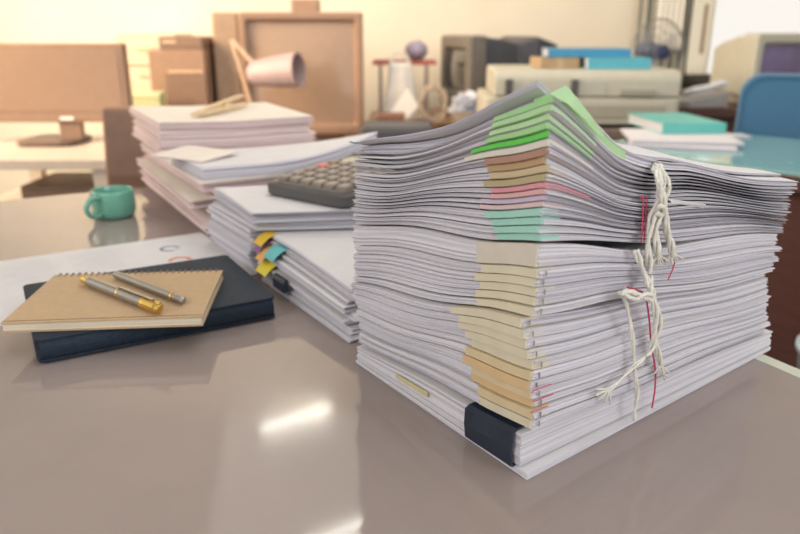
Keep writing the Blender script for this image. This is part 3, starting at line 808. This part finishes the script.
for i, (lab, c, wdir, w, l, th) in enumerate((
    ('loose white papers on the teal desk beneath the grey white file', P(628,147), (.93,-.30), .24, .25, .006),
    ('grey white paper file between loose papers and the teal ring binder', P(632,144,ZD+.006), (.96,-.16), .25, .22, .009))):
    q = [Vector((v.x, v.y)) for v in wq((c.x, c.y), wdir, w, l)]
    doc(q, ZD+(.0 if i == 0 else .0065), ZD+(.006 if i == 0 else .0150), lab, None, seed=300+i, jit=.003, rings=5, sheets=6)
c = P(662, 134, ZD+.016)
folder('teal ring binder full of pages lying on papers on the teal desk', wq((c.x, c.y), (.98,.06), .165, .25), ZD+.0155, .026, TEALF, cx=1)
c = P(624, 131, ZD+.016)
c2 = P(722, 138); q = [Vector((v.x, v.y)) for v in wq((c2.x, c2.y), (.97,.1), .08, .05)]
doc(q, ZD, ZD+.004, 'small pale leaflet lying right of the teal ring binder', None, seed=305, rings=3, sheets=3)
# --- grey table with the copier
table('low_cabinet_table', 'grey brown table carrying the beige copier', .20, .95, 2.30, 2.84, .715, mat('grey_brown_laminate', (.22,.17,.14), .5), panel=True)
yc = 2.36; zc = .7155
cx0 = X(483, yc, .75); cx1 = X(676, yc, .75); w = cx1-cx0; dp = .42
t = thing('copier', 'boxy beige copier printer behind the big stack with folders on its lid', 'copier', (cx0, yc, zc), math.radians(-3))
ztop = D(560, 70, yc).z-zc; zmid = D(560, 98, yc).z-zc
bm = bmesh.new(); prism(bm, rrect(0, w, 0, dp, .02), .012, zmid); link('lower_body', bm, BEIGE, t, bevel=.006)
bm = bmesh.new(); o = rrect(0, ztop-zmid-.006, 0, 1, .0)
prof = [(.004,zmid+.003),(.004,zmid+.03)]+[(.004+.035*(1-math.cos(a)), ztop-.035+.035*math.sin(a)) for a in [PI/2*k/6 for k in range(7)]]+[(dp-.03,ztop),(dp-.004,ztop-.02),(dp-.004,zmid+.003)]
prism(bm, prof, .032, w-.004, 'x'); link('scanner_lid', bm, BEIGE, t, bevel=.008)
for px in (509, 574):
    a = X(px, yc, .85)-cx0
    bm = B(a-.011, a+.011, -.004, .012, zmid+.008, zmid+.058); link('hinge_slot', bm, CHARC, t)
a = X(605, yc, .85)-cx0; link('panel_seam', B(a-.001, a+.001, .0025, .005, zmid+.004, ztop-.04), BEIGD, t)
bm = bmesh.new(); a = X(620, yc, .85)-cx0; b = X(654, yc, .85)-cx0
box(bm, a, b, -.003, .01, zmid+.012, zmid+.028); link('tray_handle', bm, BEIGD, t)
link('paper_tray', B(.06, w-.05, -.004, .02, .03, .075), BEIGD, t, bevel=.004)
for a in (.04, w-.04):
    bm = bmesh.new(); lathe(bm, [(.015,0),(.015,.012)], 12, c=(a,.05,0)); lathe(bm, [(.015,0),(.015,.012)], 12, c=(a,dp-.05,0)); link('foot', bm, CHARC, t)
# things on the copier
zl = zc+ztop+.0008
t = thing('cardboard_box', 'small tan cardboard box under the blue folders on the copier', 'box', (X(541, yc+.08, zl), yc+.09, zl), .05)
link('carton', B(0, .13, 0, .16, 0, .032), mat('tan_cardboard', (.42,.30,.18), .8, var=.06), t, bevel=.002)
link('tape', B(.055, .075, -.0004, .1604, .0, .0325), mat('packing_tape', (.50,.38,.22), .3), t)
qx = X(572, yc+.05, zl)
folder('cyan file folder lying on the copier lid', wq((X(588, yc+.03, zl), yc+.035), (.98,-.04), .20, .26), zl, .034, CYANF, cx=1)
folder('blue file folder tilted over the box and the cyan folder on the copier', wq((X(548, yc+.10, zl), yc+.115), (.99,-.06), .27, .20), zl+.0345, .026, BLUEF, cx=1)
# --- table with dark CRT and odds and ends
table('side_table', 'low table against the back wall carrying the dark television', .14, .80, 2.92, 3.55, .66, WOODB)
table('printer_stand', 'narrow brown stand with a slate grey printer tray', -.14, .125, 2.40, 3.55, .645, WOODB)
def crt(name, lab, loc, rz, w, h, d, bez, body, scrm, zs=0, taper=.55, bt=.07, cat='television', scr_inset=.05, stand=.03):
    t = thing(name, lab, cat, loc, rz)
    z0 = stand
    bm = bmesh.new(); wv = scr_inset
    # bezel: outer frame and sunk screen opening
    def rr(x0,x1,z0_,z1_,y,r=.012): return [Vector((a, y, b)) for a, b in rrect(x0,x1,z0_,z1_,r,4)]
    R1 = rr(0,w,z0,z0+h,bt); R2 = rr(0,w,z0,z0+h,.01); R3 = rr(.006,w-.006,z0+.006,z0+h-.006,0)
    R4 = rr(wv,w-wv,z0+wv*1.3,z0+h-wv,0); R5 = rr(wv+.012,w-wv-.012,z0+wv*1.3+.012,z0+h-wv-.012,.022)
    loft(bm, [R1,R2,R3,R4,R5]); link('bezel', bm, bez, t, bevel=.002)
    bm = bmesh.new(); n = 12; rows = []
    x0, x1, a0, a1 = wv+.011, w-wv-.011, z0+wv*1.3+.011, z0+h-wv-.011
    for i in range(n+1):
        rows.append([bm.verts.new((x0+(x1-x0)*k/n, .021-.016*(1-((k/n-.5)*2)**2)*(1-((i/n-.5)*2)**2), a0+(a1-a0)*i/n)) for k in range(n+1)])
    for i in range(n):
        for k in range(n): bm.faces.new((rows[i][k], rows[i][k+1], rows[i+1][k+1], rows[i+1][k]))
    link('screen', bm, scrm, t, smooth=True)
    bm = bmesh.new(); cx = w/2; cz = z0+h*.5
    S = [(bt+.0005,.97,.97),(bt+.25*(d-bt),.93,.93),(bt+.45*(d-bt),.88,.86),(bt+.7*(d-bt),taper+.12,taper+.14),(d,taper,taper)]
    loft(bm, [[Vector((cx+(a-.5)*w*sx, y, cz+(b-.5)*h*sz-(1-sz)*h*.22)) for a, b in rrect(0,1,0,1,.05,4)] for y, sx, sz in S]); link('rear_housing', bm, body, t, bevel=.003)
    bm = bmesh.new(); box(bm, w*.18, w*.82, bt*.4, d*.6, 0, z0+.004); link('base', bm, body, t, bevel=.004)
    return t
GREYSC = mat('dark_crt_glass', (.03,.03,.035), .08, coat=.6, var=.02)
ta = crt('television', 'dark grey tube television turned side on by the back wall', (.30, 3.40, .6605), math.radians(-76), .40, .305, .40, mat('taupe_plastic', (.16,.14,.125), .5), SLATE, GREYSC, taper=.84)
ta.location = (.185, 3.42, .6605)
# white sticker on the housing side
bm = B(.44, .4412, .17, .21, .22, .26); 
# --- large old tube TV on its stand, warm haze mixed into its brown
table('tv_stand', 'low brown wooden stand under the large tube television', -1.12, -.19, 2.74, 3.34, .575, WOODB)
TVSC = mat('haze_brown_tv_glass', (.42,.29,.205), .10, coat=.7, var=.03)
yt = 2.98
tvx0 = X(243, yt, .8); tvx1 = X(364, yt, .8)
tv = crt('tube_television', 'large haze-browned tube television with a pale reflective screen behind the far left stack', (tvx0, yt-.02, .5755), math.radians(4), (tvx1-tvx0), D(300, 12, yt).z-.5755-.03, .42, BRPL, BRPL, TVSC, scr_inset=.026, bt=.12, taper=.6)
h_ = D(300, 12, yt).z-.5755
link('side_speaker', B(-.105, -.003, .02, .30, .02, h_), mat('haze_tan_plastic', (.42,.29,.20), .5), tv, bevel=.01)
t = thing('set_top_box', 'small tan box standing on top of the haze-browned television', 'box', (X(291, yt+.1, 1.1), yt+.1, .5755+h_+.0305-.03+.001))
link('case', B(0, .11, 0, .09, 0, .05), mat('haze_tan_plastic', (.42,.29,.20), .5), t, bevel=.004)
link('front_plate', B(.008, .102, -.0015, -.0002, .008, .042), BRPL, t)
# --- dark tower with a smaller player on top
yt2 = 2.9; a = X(151, yt2, .8); b = X(207, yt2, .8)
zt_ = D(180, 50, yt2).z
t = thing('computer_tower', 'haze-browned computer tower with a pale drive slot left of the television', 'computer', (a, yt2, .5755), 0)
link('case', B(0, b-a, 0, .34, 0, zt_-.5755), BRPL, t, bevel=.006)
link('drive_slot', B(.075, b-a-.01, -.004, -.0005, zt_-.5755-.085, zt_-.5755-.077), mat('pale_tan_trim', (.72,.52,.36), .4), t)
link('front_bezel', B(.06, b-a-.004, -.003, -.0005, .02, zt_-.5755-.09), mat('haze_dark_brown_plastic', (.25,.16,.115), .45), t)
t = thing('disc_player', 'small haze-browned player lying on top of the computer tower', 'player', (a+.045, yt2+.005, zt_+.001))
link('case', B(0, b-a-.05, 0, .24, 0, D(190,37,yt2).z-zt_), mat('haze_dark_brown_plastic', (.25,.16,.115), .45), t, bevel=.004)
link('display', B(.015, .07, -.0015, -.0003, .025, .034), mat('pale_tan_trim', (.72,.52,.36), .4), t)
link('tray_slot', B(.085, b-a-.06, -.0015, -.0003, .026, .032), BRPL, t)
# --- gooseneck lamp in front of the TV
tl = thing('desk_lamp', 'mauve desk lamp with a slanted arm in front of the large television', 'lamp', (X(262, 2.80, .6), 2.82, .5755))
MAUVE = mat('mauve_grey_enamel', (.48,.36,.36), .45, var=.05); PALE = mat('pale_tan_arm', (.62,.44,.31), .45)
O = Vector(tl.location)
bm = bmesh.new(); lathe(bm, [(.06,0),(.06,.012),(.02,.02),(.012,.03)], 24); link('base', bm, MAUVE, tl, smooth=False)
bm = bmesh.new(); tube(bm, [Vector((0,0,.028)), D(232, 40, 2.83)-O], .009, 8); link('lower_arm', bm, PALE, tl)
bm = bmesh.new(); tube(bm, [D(232, 40, 2.83)-O, D(256, 66, 2.80)-O], .009, 8); link('upper_arm', bm, PALE, tl)
bm = bmesh.new(); p0 = D(250, 74, 2.80)-O; p1 = D(299, 70, 2.74)-O; d_ = (p1-p0)
rings = []
zx = d_.normalized(); ux = Vector((0,0,1)); ux = (ux-zx*ux.dot(zx)).normalized(); vx = zx.cross(ux)
for f, r in ((0,.028),(.08,.045),(.5,.056),(1,.064),(1,.058),(.5,.050),(.1,.035)):
    c = p0+d_*f; rings.append([c+(ux*math.cos(2*PI*k/20)+vx*math.sin(2*PI*k/20))*r for k in range(20)])
loft(bm, rings); link('lamp_shade', bm, MAUVE, tl, smooth=False)
# --- white computer desk with monitor at the far left
x0 = X(-60, 2.1, .66); x1 = X(112, 2.1, .66)
td_ = table('computer_desk', 'cream white computer desk with lower shelf at the far left', x0, x1, 2.07, 2.62, .66, CREAMW, shelf=.50, leg=.022)
ym = 2.40
t = thing('flat_monitor', 'wide haze-browned flat monitor on the cream computer desk at the left edge', 'monitor', (X(55, ym, .66), ym, .6605), 0)
O = Vector(t.location)
xa = X(-70, ym, .85)-O.x; xb = X(128, ym, .85)-O.x; za = D(60, 122, ym).z-O.z; zb_ = D(60, 43, ym).z-O.z
link('screen_housing', B(xa, xb, -.012, .03, za, zb_), BRPL, t, bevel=.006)
link('screen', B(xa+.02, xb-.02, -.0135, -.0122, za+.035, zb_-.02), mat('haze_brown_lcd', (.38,.25,.175), .28, var=.03), t)  # screen colour carries the warm haze
a = X(66, ym, .8)-O.x
bm = B(a-.022, a+.022, -.0145, -.0123, za+.008, za+.018); link('badge', bm, mat('glowing_badge', (.85,.80,.72), .4, emit=(1,.9,.8), estr=.35), t)  # badge given a faint glow to look brighter, no lamp in it
link('neck', B(a-.035, a+.035, .0, .03, .015, za+.02), BRPL, t)
bm = bmesh.new(); prism(bm, rrect(-.095, .10, -.10, .10, .05), 0, .016); link('base', bm, mat('deep_brown_plastic', (.15,.095,.075), .45), t, bevel=.005)
bm = B(0, .30, 0, .24, 0, .055)
t = thing('keyboard_box', 'haze-browned flat box on the lower shelf of the cream computer desk', 'box', (X(20, 2.2, .55), 2.2, .501))
link('case', bm, mat('haze_dark_brown_plastic', (.25,.16,.115), .45), t, bevel=.004); link('lid_line', B(.0, .30, -.0008, -.0001, .03, .034), BRPL, t)
# --- brown chair whose back shows behind the desk
yb = 1.62; xa = X(99, yb, .8); xb = X(140, yb, .8)
t = thing('wooden_chair', 'brown upholstered chair back standing behind the left end of the desk', 'chair', (xa, yb, 0), math.radians(0))
wch = .40
LEA = mat('brown_leather', (.25,.14,.095), .45, var=.08, bump=.1)
zt_ = D(110, 109, yb).z
bm = bmesh.new(); loft(bm, [[Vector((a, y, z_)) for a, y in rrect(0, wch, -o_, .035-o_, .012)] for z_, o_ in ((.50,.0),(.70,.0),(zt_-.01,-.02),(zt_,-.022))]); link('backrest', bm, LEA, t, bevel=.006)
bm = bmesh.new(); prism(bm, rrect(.0, wch, .05, .46, .03), .41, .47); link('seat', bm, LEA, t, bevel=.01)
for a in (.03, wch-.03):
    for b in (.02, .43): link('leg', B(a-.018, a+.018, b-.018, b+.018, 0, .41 if b > .1 else .50), WOODB, t)
# pale green box behind the far left stack
t = thing('pale_green_box', 'pale green carton standing behind the top of the far left stack', 'box', (X(130, 2.80, .78), 2.76, .5755), 0)
hgt = D(144, 93, 2.76).z-.5755
link('carton', B(0, .125, 0, .08, 0, hgt-.02), mat('pale_green_card', (.62,.64,.34), .6), t, bevel=.003); link('lid', B(-.002, .127, -.002, .082, hgt-.0195, hgt), mat('pale_green_lid', (.68,.70,.42), .6), t, bevel=.003)
# pale drawer unit by the wall behind the monitor
t = thing('drawer_unit', 'pale cream unit of shallow drawers between the monitor and the tower', 'cabinet', (X(112, 3.3, .9), 3.38, 0), 0)
link('carcass', B(0, .26, 0, .30, 0, 1.0), mat('cream_enamel', (.70,.56,.40), .6), t, bevel=.004)
for k in range(8):
    d_ = link('drawer', B(.012, .248, -.012, -.0005, .06+.115*k, .165+.115*k), mat('cream_enamel_front', (.74,.60,.44), .6), t, bevel=.003)
    d2 = link('handle', B(.09, .17, -.020, -.0125, .125+.115*k, .14+.115*k), TANL, d_)
# --- printer tray, brown box, leaning sheet, towel rack, bag, cables, crumpled bag
ys = 2.44
t = thing('printer_tray', 'slate grey flat printer on the stand right of the curled bundle', 'printer', (-.135, ys, .6455), 0)
link('body', B(0, .25, 0, .25, 0, .05), SLATE, t, bevel=.006); link('paper_slot', B(.03, .22, -.001, -.0002, .015, .022), CHARC, t); link('top_lid', B(.01, .24, .02, .23, .0505, .056), SLATE, t, bevel=.003)
yb = 2.74; xa = X(378, yb, .69)
t = thing('brown_box', 'small red brown box behind the slate grey printer', 'box', (xa, yb, .6455))
zt_ = D(390, 115, yb).z-.6455
link('carton', B(0, .10, 0, .10, 0, zt_*.7), BROWN, t, bevel=.002); link('lid', B(-.002, .102, -.002, .102, zt_*.7+.0003, zt_), mat('brown_card_lid', (.23,.10,.065), .6), t, bevel=.002)
t = thing('leaning_sheet', 'white sheet of paper leaning corner down behind the small brown box', 'paper', D(404, 118, 2.93))
O = Vector(t.location)
pts = [D(390,112,2.87)-O, D(406,119,2.87)-O, D(419,106,2.93)-O, D(407,88,2.98)-O]
bm = bmesh.new(); loft(bm, [pts, [p+Vector((0,.0015,0)) for p in pts]]); link('page', bm, PAPERW, t)
yr = 3.15
t = thing('towel_rack', 'metal rack with a red rail holding a white cloth bag', 'rack', (-.085, yr, .6455))
O = Vector(t.location); METAL = mat('dull_steel', (.45,.38,.32), .4, metal=.7)
zr = D(400, 62, yr).z-.6455
xr = X(442, yr, 1.0)-O.x
for a in (0, .20):
    for b in (0, .16): link('post', B(a-.006, a+.006, b-.006, b+.006, .012, zr-.012), METAL, t)
link('foot_board', B(-.02, .21, -.02, .18, 0, .012), METAL, t)
link('rail', B(-.03, .24, -.012, .012, zr-.012, zr+.004), mat('faded_red_wood', (.55,.16,.13), .5), t); link('rail', B(-.03, .24, .148, .172, zr-.012, zr+.004), mat('faded_red_wood', (.55,.16,.13), .5), t)
WHC = mat('white_bag_cloth', (.82,.78,.72), .85, var=.05, bump=.3, scale=25)
bm = bmesh.new(); rings = []
for k in range(11):
    f = k/10; z_ = zr+.002-.24*f; rings.append([])
    for j in range(20):
        an = 2*PI*j/20; rings[-1].append(Vector((.085+(.045+.03*f)*math.cos(an)*(1+.10*math.sin(3*an+4*f)), -.062+(.010+.022*f)*math.sin(an)*(1+.15*math.cos(5*an)), z_)))
loft(bm, rings); bm.transform(Matrix.Translation(O))
cb = thing('cloth_bag', 'white cloth bag hanging from the red rail near the dark television', 'bag', O+Vector((.085,-.062,zr-.24)))
bm.transform(Matrix.Translation(-Vector(cb.location))); link('sack', bm, WHC, cb, smooth=True)
bm = bmesh.new(); tube(bm, spline([Vector((.05,-.062,zr-.003)), Vector((.055,-.016,zr+.028)), Vector((.085,.0,zr+.034)), Vector((.115,-.016,zr+.028)), Vector((.12,-.062,zr-.003))], 5), .004, 8)
bm.transform(Matrix.Translation(O-Vector(cb.location))); link('strap', bm, WHC, cb, smooth=True)
# lavender rolled cloth on the rails
bm = bmesh.new(); ctr = Vector((.155, .08, zr+.045)); rings = []
for k in range(13):
    f = -1+2*k/12; rr_ = .048*math.sqrt(max(.01, 1-f*f))
    rings.append([ctr+Vector((rr_*math.cos(2*PI*j/16)*(1+.1*math.sin(3*j+k)), .105*f, rr_*.85*math.sin(2*PI*j/16)*(1+.1*math.cos(2*j+k)))) for j in range(16)])
loft(bm, rings); bm.transform(Matrix.Translation(O))
tag(link('rolled_cloth', bm, mat('lavender_cloth', (.46,.40,.52), .9, var=.06), smooth=True), 'lavender rolled cloth resting across the red rails', 'cloth')
# cable coil
bm = bmesh.new(); pts = []
cc = D(434, 104, 2.86)
for k in range(70):
    an = 2*PI*k/24; rr_ = .058+.008*math.sin(k*.7)
    pts.append(Vector((cc.x+rr_*.8*math.cos(an), cc.y+.012*math.sin(k*.23)+.0006*k, cc.z+rr_*math.sin(an)*1.1)))
tube(bm, spline(pts, 2), .0045, 7)
tag(link('cable_coil', bm, mat('beige_cable', (.46,.37,.29), .5), smooth=True), 'coil of beige cable hanging against the dark television', 'cable')
# crumpled bag
bm = bmesh.new(); bmesh.ops.create_icosphere(bm, subdivisions=4, radius=.07); rnd = random.Random(4)
for v in bm.verts:
    n = v.co.normalized(); k = 1+.22*math.sin(9*n.x+3*n.y)*math.cos(7*n.z+2*n.x)+.10*math.sin(21*n.y+13*n.z)
    v.co = Vector((v.co.x*k*1.0, v.co.y*k*.8, max(-.055, v.co.z*k*.85)))
c = D(468, 112, 2.97); bm.transform(Matrix.Translation((c.x, c.y, .661+.055)))
tag(link('crumpled_bag', bm, mat('blue_white_plastic', (.55,.58,.66), .35, var=.45, scale=22), smooth=False), 'crumpled blue and white plastic bag below the dark television', 'bag')
# --- far desk at the right with beige CRT monitor, telephone, chair
table('brown_desk', 'dark red brown desk below the window behind the blue chair', 1.0, 2.45, 2.60, 3.50, .75, BROWN, panel=True, cat='desk')
PURP = mat('purple_glow_screen', (.10,.08,.16), .12, var=.5, scale=7, emit=(.16,.12,.25), estr=.22, coat=.4)
my = 2.66
m_ = crt('crt_monitor', 'beige tube monitor with a purple lit screen below the window', (X(754, my, .9), my+.0, .7505), math.radians(15), .34, .225, .30, BEIGE, BEIGE, PURP, cat='monitor', scr_inset=.03, taper=.66, stand=.03)
t = thing('telephone', 'grey and white desk telephone on the dark brown desk under the window', 'telephone', (X(688, 2.62, .76), 2.61, .7505), .2)
bm = bmesh.new(); prism(bm, [(0,0),(.15,0),(.15,.055),(.03,.03),(0,.025)], 0, .13, 'y'); link('base', bm, mat('grey_phone', (.34,.33,.34), .4), t, bevel=.004)
bm = bmesh.new(); tube(bm, spline([(.02,.06,.048),(.03,.02,.062),(.08,.02,.070),(.13,.02,.084),(.145,.02,.075)], 5), .013, 10); link('handset', bm, mat('white_phone', (.75,.75,.76), .35), t, smooth=True)
# blue chair
CHB = mat('blue_chair_fabric', (.045,.155,.29), .75, var=.08, scale=200, bump=.15, sheen=.2)
yc2 = 2.02
t = thing('blue_chair', 'blue upholstered office chair standing behind the teal desk', 'chair', (X(834, yc2, .85), yc2, 0), math.radians(-24))
ztp = D(770, 74, 2.02).z
def rrz(y, ins, x0=-.235, x1=.235, z0=.52, z1=None, r=.06): return [Vector((a, y, b)) for a, b in rrect(x0+ins, x1-ins, z0+ins, (z1 or ztp)-ins, r, 6)]
bm = bmesh.new(); loft(bm, [rrz(-.03,.02), rrz(-.036,.006), rrz(-.01,0), rrz(.02,.004), rrz(.035,.03)]); link('backrest', bm, CHB, t, smooth=False)
bm = bmesh.new(); loft(bm, [[Vector((a, b+.27, z_)) for a, b in rrect(-.24+i_, .24-i_, -.22+i_, .17-i_, .06, 6)] for z_, i_ in ((.40,.02),(.42,0),(.46,0),(.485,.02))]); link('seat', bm, CHB, t)
bm = bmesh.new(); tube(bm, [(0,.24,.08),(0,.24,.40)], .025, 12); link('gas_lift', bm, CHARC, t, smooth=True)
bm = bmesh.new(); tube(bm, spline([(0,.22,.405),(0,.05,.40),(0,.043,.50),(0,.042,.62)], 6), .018, 8); link('back_bracket', bm, CHARC, t, smooth=True)
for k in range(5):
    an = 2*PI*k/5; ex = Vector((.24*math.cos(an), .24+.24*math.sin(an), .05))
    bm = bmesh.new(); tube(bm, [Vector((.02*math.cos(an), .24+.02*math.sin(an), .085)), ex+Vector((0,0,.012))], [.022,.014], 8); lg = link('leg', bm, CHARC, t)
    bm = bmesh.new(); lathe(bm, [(.024,-.01),(.026,0),(.024,.01)], 14, M=Matrix.Translation((ex.x, ex.y, .0265)) @ Matrix.Rotation(PI/2, 4, 'X')); link('caster', bm, CHARC, lg)
# --- fan standing on the brown desk by the curtain
yf = 3.25; fc = D(657, 52, yf)
t = thing('electric_fan', 'grey electric fan with round wire cage in front of the curtain', 'fan', (fc.x, yf+.05, .7505 if fc.x > .98 else 0), 0)
O = Vector(t.location); c = fc-O; FANM = mat('grey_fan_wire', (.32,.33,.33), .4, metal=.3); BLADE = mat('clear_grey_blade', (.55,.58,.62), .2, alpha=.35)
RF = .135
Mf = Matrix.Translation(c) @ Matrix.Rotation(math.radians(18), 4, 'Z')
for yo, rads in ((-.045,(.045,.08,.11)), (.035,(.06,.10))):
    bm = bmesh.new()
    for r in rads:
        yy = yo*(1-(r/RF)**2*.6)
        tube(bm, [Mf @ Vector((r*math.cos(2*PI*k/32), yy, r*math.sin(2*PI*k/32))) for k in range(33)], .0012, 5)
    for k in range(28):
        an = 2*PI*k/28; tube(bm, [Mf @ Vector((r*math.cos(an), yo*(1-(r/RF)**2) if r > .03 else yo, r*math.sin(an))) for r in (.028,.06,.09,.115,RF)], .0009, 4)
    link('wire_cage', bm, FANM, t)
bm = bmesh.new(); tube(bm, [Mf @ Vector((RF*math.cos(2*PI*k/40), 0, RF*math.sin(2*PI*k/40))) for k in range(41)], .004, 8); link('cage_rim', bm, FANM, t, smooth=True)
for k in range(3):
    a0 = 2*PI*k/3+.4; bm = bmesh.new(); g = []
    for i in range(6):
        r = .03+.085*i/5; hw = .28+.30*math.sin(PI*min(1,(i+.6)/6.2))
        g.append([bm.verts.new(Mf @ Vector((r*math.cos(a0+hw*f), -.012*f, r*math.sin(a0+hw*f)))) for f in (-1,-.5,0,.5,1)])
    for i in range(5):
        for j in range(4): bm.faces.new((g[i][j], g[i+1][j], g[i+1][j+1], g[i][j+1]))
    link('blade', bm, BLADE, t, smooth=True)
NAVYH = mat('navy_motor_hub', (.05,.07,.16), .4)
bm = bmesh.new(); lathe(bm, [(.01,-.05),(.03,-.046),(.033,-.02),(.033,.03),(.042,.04),(.042,.10),(.02,.115)], 20, M=Mf @ Matrix.Rotation(-PI/2, 4, 'X')); link('motor', bm, NAVYH, t)
bm = bmesh.new(); tube(bm, [Vector((c.x, c.y+.07, .02)), Vector((c.x, c.y+.07, c.z-.02))], .012, 10); link('pole', bm, FANM, t, smooth=True)
bm = bmesh.new(); lathe(bm, [(.11,0),(.11,.012),(.03,.028),(.014,.04)], 28, c=(c.x, c.y+.07, 0)); link('base', bm, FANM, t)
# ------------------------------------------------------------------ light
w = bpy.data.worlds.new('sky'); scene.world = w; w.use_nodes = True
bg = w.node_tree.nodes['Background']; bg.inputs[0].default_value = (1.0,.96,.90,1); bg.inputs[1].default_value = 1.0
# ceiling tubes, placed where the desk mirrors them
def mirror(px, py, z):
    d = ray(px, py); d = Vector((d.x, d.y, -d.z)); o = Vector((0, 0, 2*DESK-CAMZ)); return o+d*((z-o.z)/d.z)
TUBE = mat('fluorescent_tube', (1,1,1), .4, emit=(1,.97,.88), estr=24, var=0)
WHT = mat('white_enamel', (.8,.8,.78), .4)
ZT_ = ZC-.06
quad = [mirror(*p, ZC-.012) for p in ((205,560),(385,560),(352,385),(232,392))]
t = thing('ceiling_light', 'fluorescent ceiling light with two tubes mirrored as streaks in the desk', 'lamp', (quad[0].x, quad[0].y, ZC-.06))
O = Vector(t.location)
bm = bmesh.new(); loft(bm, [[q-O for q in quad], [q-O+Vector((0,0,.0118)) for q in quad]])
link('glow_plate', bm, mat('glow_plate_white', (.85,.85,.82), .5, emit=(1,.98,.94), estr=.8, var=0), t)  # added glowing plate, shaped to lay a pale band on the desk
for i, (p0, p1) in enumerate((((258,429),(342,404)), ((300,548),(372,519)))):
    a = mirror(*p0, ZT_)-O; b = mirror(*p1, ZT_)-O
    bm = bmesh.new(); tube(bm, [a, b], .011, 12); link('tube', bm, TUBE, t, smooth=True)
    for e in (a, b):
        bm = bmesh.new(); box(bm, e.x-.018, e.x+.018, e.y-.018, e.y+.018, e.z-.02, e.z+.0475); link('socket', bm, WHT, t)
def area(name, loc, target, size, power, col):
    l = bpy.data.lights.new(name, 'AREA'); l.energy = power; l.size = size; l.color = col; l.shape = 'DISK'
    o = bpy.data.objects.new(name, l); COL.objects.link(o); o.location = loc
    o.rotation_euler = (Vector(target)-Vector(loc)).to_track_quat('-Z', 'Y').to_euler(); return o
area('front_left_fill', (-1.6, -1.2, 2.3), (.1,.6,.8), 1.4, 22, (.97,.98,1))  # added fill lamp from front left, no window stands there
area('overhead_fill', (.6, .9, 2.5), (.4,.9,0), 1.6, 10, (.95,.97,1))  # added overhead fill lamp, apart from the tubes
area('right_front_fill', (1.9, -.9, 1.7), (.3,.6,.8), 1.2, 20, (.93,.96,1))  # added fill lamp to brighten the stack's right face
area('rear_wall_fill', (.2, 2.3, 2.55), (.2,3.2,.9), 1.2, 13, (1,.96,.88))  # added fill lamp to brighten the back wall
w_ = area('warm_haze_fill', (-2.7, 1.9, 1.9), (-.7,3.1,.9), 1.3, 46, (1,.76,.52)); w_.data.spread = math.radians(95)  # added warm lamp imitating the hazy glow at upper left
sn = bpy.data.lights.new('sun', 'SUN'); sn.energy = .0
scene.view_settings.view_transform = 'Standard'; scene.view_settings.exposure = 0.0
scene.cycles.use_denoising = True
scene.cycles.max_bounces = 8
